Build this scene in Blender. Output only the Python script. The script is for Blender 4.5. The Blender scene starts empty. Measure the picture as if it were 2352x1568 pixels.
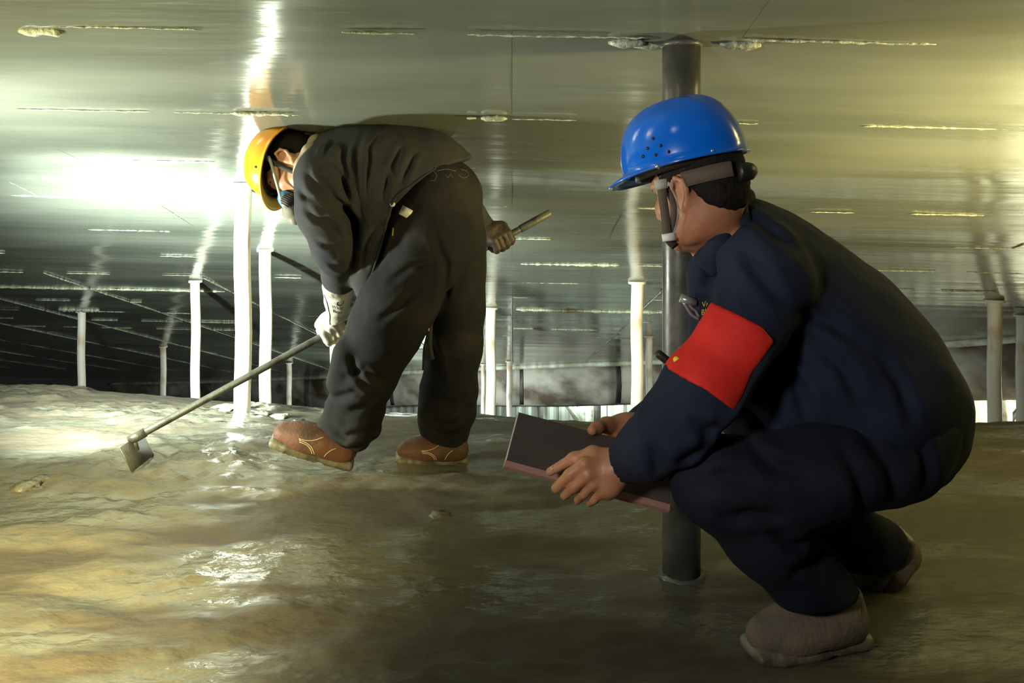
import bpy, math, random
import numpy as np
from mathutils import Vector, Matrix
from mathutils.bvhtree import BVHTree

random.seed(7)
rng = np.random.RandomState(7)
SC = bpy.context.scene
COL = SC.collection

# ------------------------------------------------------------------ camera
F = 1829.0            # focal length in pixels of the 2352 px wide frame
CX, CY = 1176.0, 405.0
CAMZ = 1.01
cam_d = bpy.data.cameras.new('camera')
cam_d.sensor_width = 36.0
cam_d.lens = 36.0 * F / 2352.0
cam_d.shift_y = -(784.0 - CY) / 2352.0
cam_d.clip_start = 0.05
cam = bpy.data.objects.new('camera', cam_d)
cam.location = (0, 0, CAMZ)
cam.rotation_euler = (math.radians(90), 0, 0)
COL.objects.link(cam)
SC.camera = cam

# ------------------------------------------------------------------ world, exposure, lights
w = bpy.data.worlds.new('world')
SC.world = w
w.use_nodes = True
w.node_tree.nodes['Background'].inputs[0].default_value = (0.75, 0.8, 0.7, 1)
w.node_tree.nodes['Background'].inputs[1].default_value = 0.012
SC.view_settings.view_transform = 'Standard'
SC.view_settings.look = 'None'
SC.view_settings.gamma = 1.0
SC.view_settings.use_curve_mapping = False
SC.view_settings.exposure = 0.0


def light(name, kind, loc, power, color, radius=0.05, target=None, spot=120, blend=0.6):
    ld = bpy.data.lights.new(name, kind)
    ld.energy = power
    ld.color = color
    ld.shadow_soft_size = radius
    if kind == 'SPOT':
        ld.spot_size = math.radians(spot)
        ld.spot_blend = blend
    o = bpy.data.objects.new(name, ld)
    o.location = loc
    if target is not None:
        o.rotation_euler = (Vector(target) - Vector(loc)).to_track_quat('-Z', 'Y').to_euler()
    COL.objects.link(o)
    return o


# hand-held flood lamp just outside the left edge: a strong beam along the ceiling and a weaker wide spill
light('flood_lamp_beam', 'SPOT', (-1.80, 2.40, 0.45), 1800, (0.90, 1.0, 0.90), 0.05, (-1.66, 3.40, 0.44), 94, 1.0)
light('flood_lamp_spill', 'SPOT', (-1.80, 2.40, 0.45), 190, (0.95, 1.0, 0.86), 0.05, (-1.25, 2.95, 0.92), 150, 0.6)
# photographer's lamp beside the camera
light('camera_lamp_light', 'SPOT', (-0.75, 0.15, 1.12), 70, (1.0, 0.96, 0.9), 0.10, (0.5, 1.7, 0.85), 62, 0.8)
# added warm fill lights outside the frame, tinting ceiling and floor yellow
light('warm_fill_right', 'SPOT', (2.5, 1.6, 0.55), 800, (1.0, 0.80, 0.33), 0.12, (2.1, 2.5, 1.3), 130, 0.9)
light('warm_fill_left', 'SPOT', (-1.35, 0.6, 1.0), 850, (1.0, 0.85, 0.42), 0.12, (-1.30, 1.35, 0.0), 80, 0.9)
light('warm_fill_top_left', 'SPOT', (-1.9, 1.2, 0.75), 110, (1.0, 0.84, 0.4), 0.12, (-1.5, 1.7, 1.5), 115, 0.9)
# a curtain fill, then lamps of the ring gallery beyond the rim
light('gallery_and_fill_light', 'POINT', (-1.55, 12.0, -2.6), 160, (0.9, 1.0, 0.9), 0.3)  # added fill on the near side of the rim, brightens the curtain
light('gallery_and_fill_light', 'POINT', (1.2, 14.0, -2.4), 200, (0.86, 1.0, 0.9), 0.15)
light('gallery_and_fill_light', 'POINT', (6.2, 8.6, -1.3), 500, (1.0, 0.92, 0.66), 0.15)


# ------------------------------------------------------------------ generic helpers
def P(px, py, D):
    return np.array([(px - CX) * D / F, D, CAMZ + (CY - py) * D / F])


def tag(o, label=None, cat=None, group=None, kind=None):
    if label: o['label'] = label
    if cat: o['category'] = cat
    if group: o['group'] = group
    if kind: o['kind'] = kind
    return o


def empty(name, loc=(0, 0, 0)):
    o = bpy.data.objects.new(name, None)
    o.location = loc
    o.empty_display_size = 0.1
    COL.objects.link(o)
    return o


def mesh_obj(name, verts, faces, mat, parent=None, smooth=True, origin=None):
    verts = np.asarray(verts, dtype=np.float64)
    if origin is None:
        org = np.array(parent['_org']) if (parent is not None and '_org' in parent) else np.zeros(3)
    else:
        org = np.asarray(origin, dtype=np.float64)
    me = bpy.data.meshes.new(name)
    if isinstance(faces, np.ndarray) and faces.ndim == 2:
        n, k = faces.shape
        me.vertices.add(len(verts))
        me.vertices.foreach_set('co', (verts - org).astype(np.float32).ravel())
        me.loops.add(n * k)
        me.loops.foreach_set('vertex_index', faces.astype(np.int32).ravel())
        me.polygons.add(n)
        me.polygons.foreach_set('loop_start', (np.arange(n) * k).astype(np.int32))
        me.update(calc_edges=True)
        me.validate()
    else:
        me.from_pydata([tuple(v) for v in (verts - org)], [], [tuple(int(i) for i in f) for f in faces])
        me.update()
    if smooth:
        me.polygons.foreach_set('use_smooth', [True] * len(me.polygons))
    if mat is not None:
        me.materials.append(mat)
    o = bpy.data.objects.new(name, me)
    COL.objects.link(o)
    if parent is not None:
        o.parent = parent
        pw = np.array(parent['_org']) if '_org' in parent else np.zeros(3)
        o.location = tuple(org - pw)
    else:
        o.location = tuple(org)
    o['_org'] = [float(c) for c in org]
    return o


def thing(name, label, cat, org, group=None):
    o = empty(name, tuple(org))
    o['_org'] = [float(c) for c in org]
    return tag(o, label, cat, group)


def tube(pts, radii, seg=12, cap=True):
    pts = np.asarray(pts, float)
    n = len(pts)
    radii = np.broadcast_to(np.asarray(radii, float), (n,))
    V, Fc = [], []
    prev = None
    for i in range(n):
        t = pts[min(i + 1, n - 1)] - pts[max(i - 1, 0)]
        t = t / (np.linalg.norm(t) + 1e-12)
        if prev is None:
            a = np.array([0, 0, 1.0]) if abs(t[2]) < 0.9 else np.array([1.0, 0, 0])
            u = np.cross(t, a)
        else:
            u = prev - t * np.dot(prev, t)
        u = u / np.linalg.norm(u)
        prev = u
        v = np.cross(t, u)
        for k in range(seg):
            an = 2 * math.pi * k / seg
            V.append(pts[i] + radii[i] * (math.cos(an) * u + math.sin(an) * v))
    for i in range(n - 1):
        for k in range(seg):
            a = i * seg + k
            b = i * seg + (k + 1) % seg
            Fc.append((a, b, b + seg, a + seg))
    if cap:
        Fc.append(tuple(range(seg - 1, -1, -1)))
        Fc.append(tuple(range((n - 1) * seg, n * seg)))
    return V, Fc


def join(parts):
    V, Fc = [], []
    for v, f in parts:
        o = len(V)
        V += [np.asarray(x) for x in v]
        Fc += [tuple(int(i) + o for i in q) for q in f]
    return V, Fc


def box(c, ux, uy, uz):
    c, ux, uy, uz = (np.asarray(x, float) for x in (c, ux, uy, uz))
    V = [c + a * ux + b * uy + d * uz for d in (-1, 1) for b in (-1, 1) for a in (-1, 1)]
    Fc = [(0, 2, 3, 1), (4, 5, 7, 6), (0, 1, 5, 4), (2, 6, 7, 3), (0, 4, 6, 2), (1, 3, 7, 5)]
    return V, Fc


def abox(x0, x1, y0, y1, z0, z1):
    return box(((x0 + x1) / 2, (y0 + y1) / 2, (z0 + z1) / 2), ((x1 - x0) / 2, 0, 0), (0, (y1 - y0) / 2, 0), (0, 0, (z1 - z0) / 2))


def ribbon(pts, width, thick, nhint):
    """flat strap along pts; nhint = direction the flat face looks to"""
    pts = np.asarray(pts, float)
    n = len(pts)
    nh = np.asarray(nhint, float)
    nh = nh / np.linalg.norm(nh)
    V, Fc = [], []
    for i in range(n):
        t = pts[min(i + 1, n - 1)] - pts[max(i - 1, 0)]
        t /= np.linalg.norm(t) + 1e-12
        s = np.cross(t, nh); s /= np.linalg.norm(s)
        m = np.cross(s, t)
        for a, b in ((-1, -1), (1, -1), (1, 1), (-1, 1)):
            V.append(pts[i] + s * a * width / 2 + m * b * thick / 2)
    for i in range(n - 1):
        for k in range(4):
            a = i * 4 + k; b = i * 4 + (k + 1) % 4
            Fc.append((a, b, b + 4, a + 4))
    Fc.append((3, 2, 1, 0)); Fc.append(tuple(range((n - 1) * 4, n * 4)))
    return V, Fc


def smooth_path(pts, n=24):
    """Catmull-Rom through the points"""
    p = np.asarray(pts, float)
    q = np.vstack([2 * p[0] - p[1], p, 2 * p[-1] - p[-2]])
    out = []
    m = len(p) - 1
    for i in range(m):
        a, b, c, d = q[i], q[i + 1], q[i + 2], q[i + 3]
        k = max(2, int(n / m))
        for t in np.linspace(0, 1, k, endpoint=False):
            out.append(0.5 * ((2 * b) + (c - a) * t + (2 * a - 5 * b + 4 * c - d) * t * t + (3 * b - a - 3 * c + d) * t ** 3))
    out.append(p[-1])
    return np.array(out)


# value noise on numpy arrays
_LAT = rng.rand(64, 64, 64).astype(np.float32)


def vnoise(x, y, z):
    xi, yi, zi = np.floor(x).astype(int), np.floor(y).astype(int), np.floor(z).astype(int)
    fx, fy, fz = x - xi, y - yi, z - zi
    fx = fx * fx * (3 - 2 * fx); fy = fy * fy * (3 - 2 * fy); fz = fz * fz * (3 - 2 * fz)
    r = 0
    for a in (0, 1):
        for b in (0, 1):
            for c in (0, 1):
                wgt = (fx if a else 1 - fx) * (fy if b else 1 - fy) * (fz if c else 1 - fz)
                r = r + wgt * _LAT[(xi + a) % 64, (yi + b) % 64, (zi + c) % 64]
    return r - 0.5


def fbm(x, y, z=0.0, octv=4):
    x = np.asarray(x, float); y = np.asarray(y, float); z = np.broadcast_to(np.asarray(z, float), np.broadcast(x, y).shape)
    r, a, f = 0, 1.0, 1.0
    for i in range(octv):
        r = r + a * vnoise(x * f + 17.3 * i, y * f + 5.1 * i, z * f + 9.7 * i)
        a *= 0.5; f *= 2.03
    return r


# ------------------------------------------------------------------ implicit surfaces
class Vol:
    """signed-distance volume meshed with surface nets: gives one continuous skin"""

    def __init__(s, lo, hi, h):
        s.lo = np.asarray(lo, float); s.h = h
        s.n = np.ceil((np.asarray(hi, float) - s.lo) / h).astype(int) + 1
        s.d = np.full(tuple(s.n), 0.5, np.float32)
        s.ax = [(s.lo[i] + h * np.arange(s.n[i])).astype(np.float32) for i in range(3)]

    def view(s, lo, hi):
        i0 = np.clip(np.floor((np.asarray(lo) - s.lo) / s.h).astype(int), 0, s.n)
        i1 = np.clip(np.ceil((np.asarray(hi) - s.lo) / s.h).astype(int) + 1, 0, s.n)
        sl = tuple(slice(a, b) for a, b in zip(i0, i1))
        X = s.ax[0][sl[0]][:, None, None]; Y = s.ax[1][sl[1]][None, :, None]; Z = s.ax[2][sl[2]][None, None, :]
        return sl, X, Y, Z

    def put(s, sl, d, k, op):
        a = s.d[sl]
        if a.size == 0:
            return
        if op == 'add':
            hh = np.maximum(k - np.abs(a - d), 0) / k
            s.d[sl] = np.minimum(a, d) - hh * hh * k * 0.25
        else:
            d = -d
            hh = np.maximum(k - np.abs(a - d), 0) / k
            s.d[sl] = np.maximum(a, d) + hh * hh * k * 0.25

    def cone(s, a, b, ra, rb, k=0.02, op='add', sc=(1, 1, 1)):
        a = np.asarray(a, float); b = np.asarray(b, float)
        sc = np.asarray(sc, float)
        m = (max(ra, rb) + k + 4 * s.h) / sc
        sl, X, Y, Z = s.view(np.minimum(a, b) - m, np.maximum(a, b) + m)
        A = a * sc; B = b * sc
        X = X * sc[0]; Y = Y * sc[1]; Z = Z * sc[2]
        e = B - A; L2 = float(e @ e) + 1e-12
        t = np.clip(((X - A[0]) * e[0] + (Y - A[1]) * e[1] + (Z - A[2]) * e[2]) / L2, 0, 1)
        d = np.sqrt((X - A[0] - t * e[0]) ** 2 + (Y - A[1] - t * e[1]) ** 2 + (Z - A[2] - t * e[2]) ** 2) - (ra + t * (rb - ra))
        s.put(sl, d.astype(np.float32), k, op)

    def chain(s, pts, rad, k=0.02, op='add', sc=(1, 1, 1)):
        if len(pts) == 1:
            s.cone(pts[0], pts[0], rad[0], rad[0], k, op, sc)
        for i in range(len(pts) - 1):
            s.cone(pts[i], pts[i + 1], rad[i], rad[i + 1], k, op, sc)

    def pch(s, lst, k=0.02, op='add', sc=(1, 1, 1), grow=0.0):
        """chain given as (px, py, depth, radius px)"""
        s.chain([P(a, b, c) for a, b, c, r in lst], [r * c / F + grow for a, b, c, r in lst], k, op, sc)

    def ell(s, c, r, R=None, k=0.02, op='add'):
        c = np.asarray(c, float); r = np.asarray(r, float)
        m = r.max() + k + 4 * s.h
        sl, X, Y, Z = s.view(c - m, c + m)
        X = X - c[0]; Y = Y - c[1]; Z = Z - c[2]
        if R is None:
            R = np.eye(3)
        q = [(X * R[0, i] + Y * R[1, i] + Z * R[2, i]) / r[i] for i in range(3)]
        k0 = np.sqrt(q[0] ** 2 + q[1] ** 2 + q[2] ** 2)
        d = (k0 - 1.0) * r.min() * np.clip(k0, 0.6, 1.0)
        s.put(sl, d.astype(np.float32), k, op)

    def poly_cut(s, pix, D, k=0.01):
        """removes what lies inside an outline (pixels at depth D), straight through in depth"""
        pts = np.array([P(a, b, D)[[0, 2]] for a, b in pix])
        X = s.ax[0][:, None]; Z = s.ax[2][None, :]
        d = np.full((len(s.ax[0]), len(s.ax[2])), 1e9)
        sg = np.ones_like(d)
        n = len(pts)
        for i in range(n):
            a, b = pts[i], pts[i - 1]
            e = b - a
            wx, wz = X - a[0], Z - a[1]
            t = np.clip((wx * e[0] + wz * e[1]) / (e @ e), 0, 1)
            d = np.minimum(d, (wx - e[0] * t) ** 2 + (wz - e[1] * t) ** 2)
            c1 = Z >= a[1]; c2 = Z < b[1]; c3 = e[0] * wz > e[1] * wx
            fl = (c1 & c2 & c3) | (~c1 & ~c2 & ~c3)
            sg = np.where(fl, -sg, sg)
        sd = (sg * np.sqrt(d)).astype(np.float32)[:, None, :]
        s.put((slice(None),) * 3, np.broadcast_to(sd, s.d.shape), k, 'sub')

    def groove(s, pix, D, depth, width, ymax=None):
        """a fold in the cloth along an image polyline, on the side that looks at the camera"""
        pts = [P(a, b, D) for a, b in pix]
        lo = np.min(pts, axis=0) - 4 * width; hi = np.max(pts, axis=0) + 4 * width
        lo[1] = s.lo[1]; hi[1] = ymax if ymax else D + 0.25
        sl, X, Y, Z = s.view(lo, hi)
        X2 = X[:, 0, :]; Z2 = Z[0, :, :] if Z.ndim == 3 else Z
        X2 = X[:, 0, 0][:, None]; Z2 = Z[0, 0, :][None, :]
        dm = np.full((X2.shape[0], Z2.shape[1]), 1e9)
        fm = np.zeros_like(dm)
        n = len(pts)
        for i in range(n - 1):
            a, b = pts[i][[0, 2]], pts[i + 1][[0, 2]]
            e = b - a
            wx, wz = X2 - a[0], Z2 - a[1]
            t = np.clip((wx * e[0] + wz * e[1]) / (e @ e + 1e-12), 0, 1)
            tt = (i + t) / (n - 1)
            fade = np.maximum(np.sin(np.pi * np.clip(tt, 0.0, 1.0)), 0.0) ** 0.8
            dd = np.sqrt((wx - e[0] * t) ** 2 + (wz - e[1] * t) ** 2)
            fm = np.where(dd < dm, fade, fm)
            dm = np.minimum(dm, dd)
        g = depth * fm * (np.exp(-(dm / width) ** 2) - 0.6 * np.exp(-((dm - 2.0 * width) / (1.2 * width)) ** 2))
        s.d[sl] += g.astype(np.float32)[:, None, :]

    def rough(s, amp, freq, seed=0.0, stretch=(1, 1, 1)):
        """loose-cloth unevenness near the surface"""
        idx = np.nonzero(np.abs(s.d) < 4 * s.h)
        X = s.ax[0][idx[0]]; Y = s.ax[1][idx[1]]; Z = s.ax[2][idx[2]]
        s.d[idx] += (amp * fbm(X * freq * stretch[0] + seed, Y * freq * stretch[1], Z * freq * stretch[2], 3)).astype(np.float32)

    def mesh(s):
        d = s.d; h = s.h
        b = d < 0
        nx, ny, nz = d.shape
        cnt = np.zeros((nx - 1, ny - 1, nz - 1), np.uint8)
        for i in (0, 1):
            for j in (0, 1):
                for k in (0, 1):
                    cnt += b[i:nx - 1 + i, j:ny - 1 + j, k:nz - 1 + k]
        act = np.nonzero((cnt > 0) & (cnt < 8))
        I, J, K = act
        acc = np.zeros((len(I), 3)); num = np.zeros(len(I))
        cor = [(i, j, k) for i in (0, 1) for j in (0, 1) for k in (0, 1)]
        val = {c: d[I + c[0], J + c[1], K + c[2]].astype(np.float64) for c in cor}
        for a in cor:
            for ax in range(3):
                if a[ax] == 0:
                    bb = list(a); bb[ax] = 1; bb = tuple(bb)
                    va, vb = val[a], val[bb]
                    cr = (va < 0) != (vb < 0)
                    t = np.where(cr, va / np.where(va == vb, 1, va - vb), 0)
                    for q in range(3):
                        acc[:, q] += np.where(cr, a[q] + (t if q == ax else 0), 0)
                    num += cr
        V = s.lo + h * (np.stack([I, J, K], 1) + acc / num[:, None])
        ids = np.full(cnt.shape, -1, np.int32)
        ids[act] = np.arange(len(I))
        quads = []
        # x edges
        e = b[:-1, 1:-1, 1:-1] != b[1:, 1:-1, 1:-1]
        i, j, k = np.nonzero(e); fl = b[i, j + 1, k + 1]
        q = np.stack([ids[i, j, k], ids[i, j + 1, k], ids[i, j + 1, k + 1], ids[i, j, k + 1]], 1)
        q[~fl] = q[~fl][:, ::-1]; quads.append(q)
        e = b[1:-1, :-1, 1:-1] != b[1:-1, 1:, 1:-1]
        i, j, k = np.nonzero(e); fl = b[i + 1, j, k + 1]
        q = np.stack([ids[i, j, k], ids[i, j, k + 1], ids[i + 1, j, k + 1], ids[i + 1, j, k]], 1)
        q[~fl] = q[~fl][:, ::-1]; quads.append(q)
        e = b[1:-1, 1:-1, :-1] != b[1:-1, 1:-1, 1:]
        i, j, k = np.nonzero(e); fl = b[i + 1, j + 1, k]
        q = np.stack([ids[i, j, k], ids[i + 1, j, k], ids[i + 1, j + 1, k], ids[i, j + 1, k]], 1)
        q[~fl] = q[~fl][:, ::-1]; quads.append(q)
        return V, np.vstack(quads)


def bvh(V, Q):
    return BVHTree.FromPolygons([tuple(v) for v in V], [tuple(int(i) for i in f) for f in Q])


def project(V, tree, direction, off=0.001, back=0.3):
    """lays flat geometry on a surface along a direction"""
    d = Vector(direction).normalized()
    out = []
    last = None
    for v in V:
        o = Vector(v) - d * back
        hit = tree.ray_cast(o, d, back * 2)
        if hit[0] is not None:
            last = (hit[0] - Vector(v)).dot(d)
            out.append(np.array(hit[0] - d * off))
        else:
            out.append(np.array(Vector(v) + d * ((last if last is not None else 0) - off)))
    return out


# ------------------------------------------------------------------ materials
def mat(name, base, rough=0.5, metal=0.0, vary=None, vscale=6.0, vstretch=(1, 1, 1), bump=0.0, bscale=40.0, bstretch=(1, 1, 1),
        spec=0.5, coat=0.0, sss=0.0, rvary=0.0, vlo=0.4, vhi=0.6, bdist=0.01, detail=4.0):
    m = bpy.data.materials.new(name)
    m.use_nodes = True
    nt = m.node_tree
    b = nt.nodes['Principled BSDF']
    b.inputs['Base Color'].default_value = (*base, 1)
    b.inputs['Roughness'].default_value = rough
    b.inputs['Metallic'].default_value = metal
    b.inputs['Specular IOR Level'].default_value = spec
    b.inputs['Coat Weight'].default_value = coat
    b.inputs['Coat Roughness'].default_value = 0.08
    if sss:
        b.inputs['Subsurface Weight'].default_value = sss
        b.inputs['Subsurface Radius'].default_value = (0.01, 0.004, 0.002)
        b.inputs['Subsurface Scale'].default_value = 0.6
    tc = nt.nodes.new('ShaderNodeTexCoord')

    def noise(scale, stretch, det):
        mp = nt.nodes.new('ShaderNodeMapping')
        mp.inputs['Scale'].default_value = stretch
        nt.links.new(tc.outputs['Object'], mp.inputs['Vector'])
        n = nt.nodes.new('ShaderNodeTexNoise')
        n.inputs['Scale'].default_value = scale
        n.inputs['Detail'].default_value = det
        nt.links.new(mp.outputs['Vector'], n.inputs['Vector'])
        return n
    if vary is not None:
        n = noise(vscale, vstretch, detail)
        r = nt.nodes.new('ShaderNodeValToRGB')
        r.color_ramp.elements[0].position = vlo
        r.color_ramp.elements[0].color = (*base, 1)
        r.color_ramp.elements[1].position = vhi
        r.color_ramp.elements[1].color = (*vary, 1)
        nt.links.new(n.outputs['Fac'], r.inputs['Fac'])
        nt.links.new(r.outputs['Color'], b.inputs['Base Color'])
        if rvary:
            mr = nt.nodes.new('ShaderNodeMapRange')
            mr.inputs[1].default_value = vlo; mr.inputs[2].default_value = vhi
            mr.inputs[3].default_value = rough; mr.inputs[4].default_value = rough + rvary
            nt.links.new(n.outputs['Fac'], mr.inputs[0])
            nt.links.new(mr.outputs[0], b.inputs['Roughness'])
    if bump:
        n = noise(bscale, bstretch, 5.0)
        bp = nt.nodes.new('ShaderNodeBump')
        bp.inputs['Strength'].default_value = bump
        bp.inputs['Distance'].default_value = bdist
        nt.links.new(n.outputs['Fac'], bp.inputs['Height'])
        nt.links.new(bp.outputs['Normal'], b.inputs['Normal'])
    return m


M = {}
M['plate'] = mat('painted_steel_plate', (0.17, 0.195, 0.16), 0.13, 0.25, (0.25, 0.275, 0.23), 1.3, (0.35, 1.6, 1), 0.5, 1.6, (0.30, 2.2, 1.0), 0.8, rvary=0.08, bdist=0.02)
M['bead'] = mat('weld_bead_primer', (0.50, 0.55, 0.44), 0.45, 0.0, (0.22, 0.25, 0.18), 60, bump=0.6, bscale=90)
M['post'] = mat('post_paint', (0.80, 0.80, 0.74), 0.45, 0.0, (0.52, 0.33, 0.19), 5, (1, 1, 0.55), 0.15, 60, vlo=0.52, vhi=0.68)
M['column'] = mat('column_paint', (0.055, 0.055, 0.045), 0.28, 0.1, (0.10, 0.10, 0.085), 9, bump=0.1, bscale=30, rvary=0.15)
M['rim'] = mat('rim_paint', (0.62, 0.66, 0.60), 0.5, 0.0, (0.40, 0.42, 0.32), 8)
M['curtain'] = mat('sealing_curtain_rubber', (0.46, 0.45, 0.40), 0.6, 0.0, (0.11, 0.085, 0.06), 1.6, (1, 1, 1.8), 0.3, 6, vlo=0.40, vhi=0.66)
M['sheet'] = mat('wall_sheet_white', (0.66, 0.74, 0.67), 0.5, 0.0, (0.48, 0.54, 0.48), 2.5)
M['strut'] = mat('strut_pale', (0.62, 0.68, 0.62), 0.5, 0.0, (0.35, 0.36, 0.30), 12)
M['dark_strut'] = mat('strut_dark', (0.035, 0.04, 0.038), 0.55, 0.1, (0.07, 0.065, 0.05), 12)
M['mud'] = mat('wet_sludge_floor', (0.056, 0.047, 0.029), 0.62, 0.0, (0.100, 0.098, 0.074), 2.0, (0.55, 1.7, 1), 0.45, 20, (0.7, 1.4, 1), 0.5, rvary=-0.47, vlo=0.47, vhi=0.56, bdist=0.02)
_nt = M['mud'].node_tree
_b = _nt.nodes['Principled BSDF']
_at = _nt.nodes.new('ShaderNodeAttribute'); _at.attribute_name = 'crust'
_mx = _nt.nodes.new('ShaderNodeMix'); _mx.data_type = 'RGBA'
_src = _b.inputs['Base Color'].links[0].from_socket
_nt.links.new(_src, _mx.inputs['A'])
_mx.inputs['B'].default_value = (0.125, 0.115, 0.076, 1)
_nt.links.new(_at.outputs['Fac'], _mx.inputs['Factor'])
_nt.links.new(_mx.outputs['Result'], _b.inputs['Base Color'])
M['lump'] = mat('sludge_lump', (0.07, 0.06, 0.04), 0.25, 0.0, (0.16, 0.15, 0.10), 25, bump=0.6, bscale=50)
M['pale_lump'] = mat('pale_sediment', (0.42, 0.43, 0.32), 0.5, 0.0, (0.18, 0.17, 0.11), 30, bump=0.6, bscale=50)
M['black_lump'] = mat('black_tar', (0.012, 0.012, 0.012), 0.12, bump=0.6, bscale=60)
M['rod'] = mat('rod_steel', (0.11, 0.118, 0.095), 0.45, 0.3, (0.055, 0.042, 0.03), 18, bump=0.2, bscale=90, vlo=0.5, vhi=0.7)
M['skin'] = mat('skin', (0.56, 0.30, 0.17), 0.48, 0.0, (0.46, 0.22, 0.12), 14, sss=0.12, bump=0.08, bscale=180)
M['skin_b'] = mat('skin_tan', (0.43, 0.20, 0.10), 0.5, 0.0, (0.36, 0.155, 0.08), 14, sss=0.12, bump=0.08, bscale=180)
M['hair'] = mat('hair_black', (0.010, 0.008, 0.007), 0.8, spec=0.15, bump=0.4, bscale=160, bstretch=(1, 1, 0.3))
M['eye'] = mat('eye_white', (0.75, 0.72, 0.68), 0.2)
M['iris'] = mat('iris_dark', (0.02, 0.012, 0.008), 0.15)
M['jacket_a'] = mat('charcoal_work_cloth', (0.036, 0.040, 0.046), 0.9, 0.0, (0.050, 0.050, 0.050), 9, bump=0.28, bscale=26, spec=0.2, bdist=0.006)
M['trouser_a'] = mat('black_work_cloth', (0.017, 0.018, 0.019), 0.9, 0.0, (0.036, 0.031, 0.025), 6, bump=0.30, bscale=22, spec=0.2, vlo=0.5, vhi=0.75, bdist=0.006)
M['jacket_b'] = mat('navy_work_cloth', (0.0085, 0.0135, 0.030), 0.88, 0.0, (0.013, 0.018, 0.034), 9, bump=0.28, bscale=26, spec=0.25, bdist=0.006)
M['trouser_b'] = mat('navy_trouser_cloth', (0.007, 0.009, 0.018), 0.9, 0.0, (0.011, 0.013, 0.021), 8, bump=0.28, bscale=24, spec=0.2, bdist=0.006)
M['armband'] = mat('red_armband_cloth', (0.62, 0.022, 0.012), 0.75, 0.0, (0.54, 0.016, 0.010), 20, bump=0.1, bscale=60, spec=0.3)
M['collar'] = mat('khaki_shirt_cloth', (0.33, 0.28, 0.19), 0.9, bump=0.2, bscale=50)
M['hat_y'] = mat('amber_hat_plastic', (0.93, 0.44, 0.025), 0.28, 0.0, (0.90, 0.38, 0.018), 8, coat=0.3)
M['hat_b'] = mat('blue_hat_plastic', (0.002, 0.145, 0.72), 0.20, 0.0, (0.002, 0.125, 0.64), 6, coat=0.5)
M['black'] = mat('black_plastic', (0.015, 0.015, 0.015), 0.45)
M['strap_dark'] = mat('dark_webbing', (0.05, 0.055, 0.055), 0.85, spec=0.2)
M['strap_grey'] = mat('grey_webbing', (0.38, 0.40, 0.35), 0.85, spec=0.2)
M['strap_brown'] = mat('brown_webbing', (0.11, 0.085, 0.065), 0.85, spec=0.2)
M['seal'] = mat('blue_rubber_seal', (0.04, 0.24, 0.55), 0.45)
M['resp'] = mat('grey_respirator_plastic', (0.22, 0.205, 0.16), 0.5, 0.0, (0.18, 0.165, 0.13), 20)
M['white'] = mat('pale_plastic', (0.70, 0.72, 0.64), 0.4)
M['silver'] = mat('rivet_metal', (0.8, 0.8, 0.78), 0.2, 0.9)
M['glove'] = mat('white_welding_leather', (0.66, 0.66, 0.56), 0.75, 0.0, (0.20, 0.18, 0.13), 22, (1, 1, 0.7), 0.5, 40, vlo=0.56, vhi=0.74, bdist=0.006)
M['glove_dark'] = mat('dark_leather', (0.045, 0.032, 0.022), 0.6, bump=0.4, bscale=50)
M['ink'] = mat('black_ink', (0.02, 0.02, 0.02), 0.7)
M['faint'] = mat('faded_print', (0.10, 0.095, 0.085), 0.8)
M['yellow'] = mat('yellow_print', (0.75, 0.58, 0.03), 0.7)
M['boot'] = mat('tan_boot_leather', (0.135, 0.056, 0.028), 0.65, 0.0, (0.070, 0.050, 0.032), 14, bump=0.2, bscale=120, vlo=0.45, vhi=0.75)
M['boot_b'] = mat('grey_suede', (0.17, 0.125, 0.085), 0.85, 0.0, (0.11, 0.09, 0.065), 14, bump=0.3, bscale=120)
M['sole'] = mat('muddy_rubber_sole', (0.17, 0.16, 0.105), 0.5, 0.0, (0.07, 0.06, 0.04), 20, bump=0.3, bscale=60)
M['thread'] = mat('cream_thread', (0.70, 0.60, 0.36), 0.7)
M['board'] = mat('dark_clipboard', (0.05, 0.042, 0.04), 0.42, 0.0, (0.075, 0.055, 0.05), 5)
M['board_edge'] = mat('pinkish_board_edge', (0.33, 0.18, 0.15), 0.5)
M['clip'] = mat('grey_clip', (0.32, 0.34, 0.34), 0.3, 0.5)


# ------------------------------------------------------------------ place: floor and ceiling profiles
PX_T = [-2000, 0, 187, 560, 860, 1120, 1260, 1450, 1700, 2350, 4500]
PY_T = [880, 888, 893, 922, 944, 955, 970, 978, 976, 975, 985]


def floor_z(X, Y):
    X = np.asarray(X, float); Y = np.asarray(Y, float)
    Ys = np.maximum(Y, 0.6)
    near = 0.055 * np.clip((2.7 - Y) / 1.1, 0, 1.3)
    px = CX + F * X / np.maximum(Ys, 2.6)
    ye = np.interp(px, PX_T, PY_T)
    zc = CAMZ - (ye - CY) * 4.2 / F
    t = np.clip((Ys - 2.6) / 1.6, 0, 1)
    z = near + zc * t * t
    z = z - np.maximum(Y - 4.2, 0) * 0.36
    return z


def ceil_z(X, Y):
    X = np.asarray(X, float); Y = np.asarray(Y, float)
    z = np.where(Y < 3.6, 0.34 - 0.23 * (Y - 1.9), -0.051 - 0.32 * (Y - 3.6))
    return CAMZ + z - 0.02 * X


RX = [-14, -6.4, -3.2, -0.34, 2.28, 4.0, 5.34, 6.6, 7.6]
RY = [23.5, 19.0, 16.2, 13.5, 11.8, 10.2, 8.3, 6.0, 2.0]


def rim_y(x):
    return np.interp(x, RX, RY)


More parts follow.
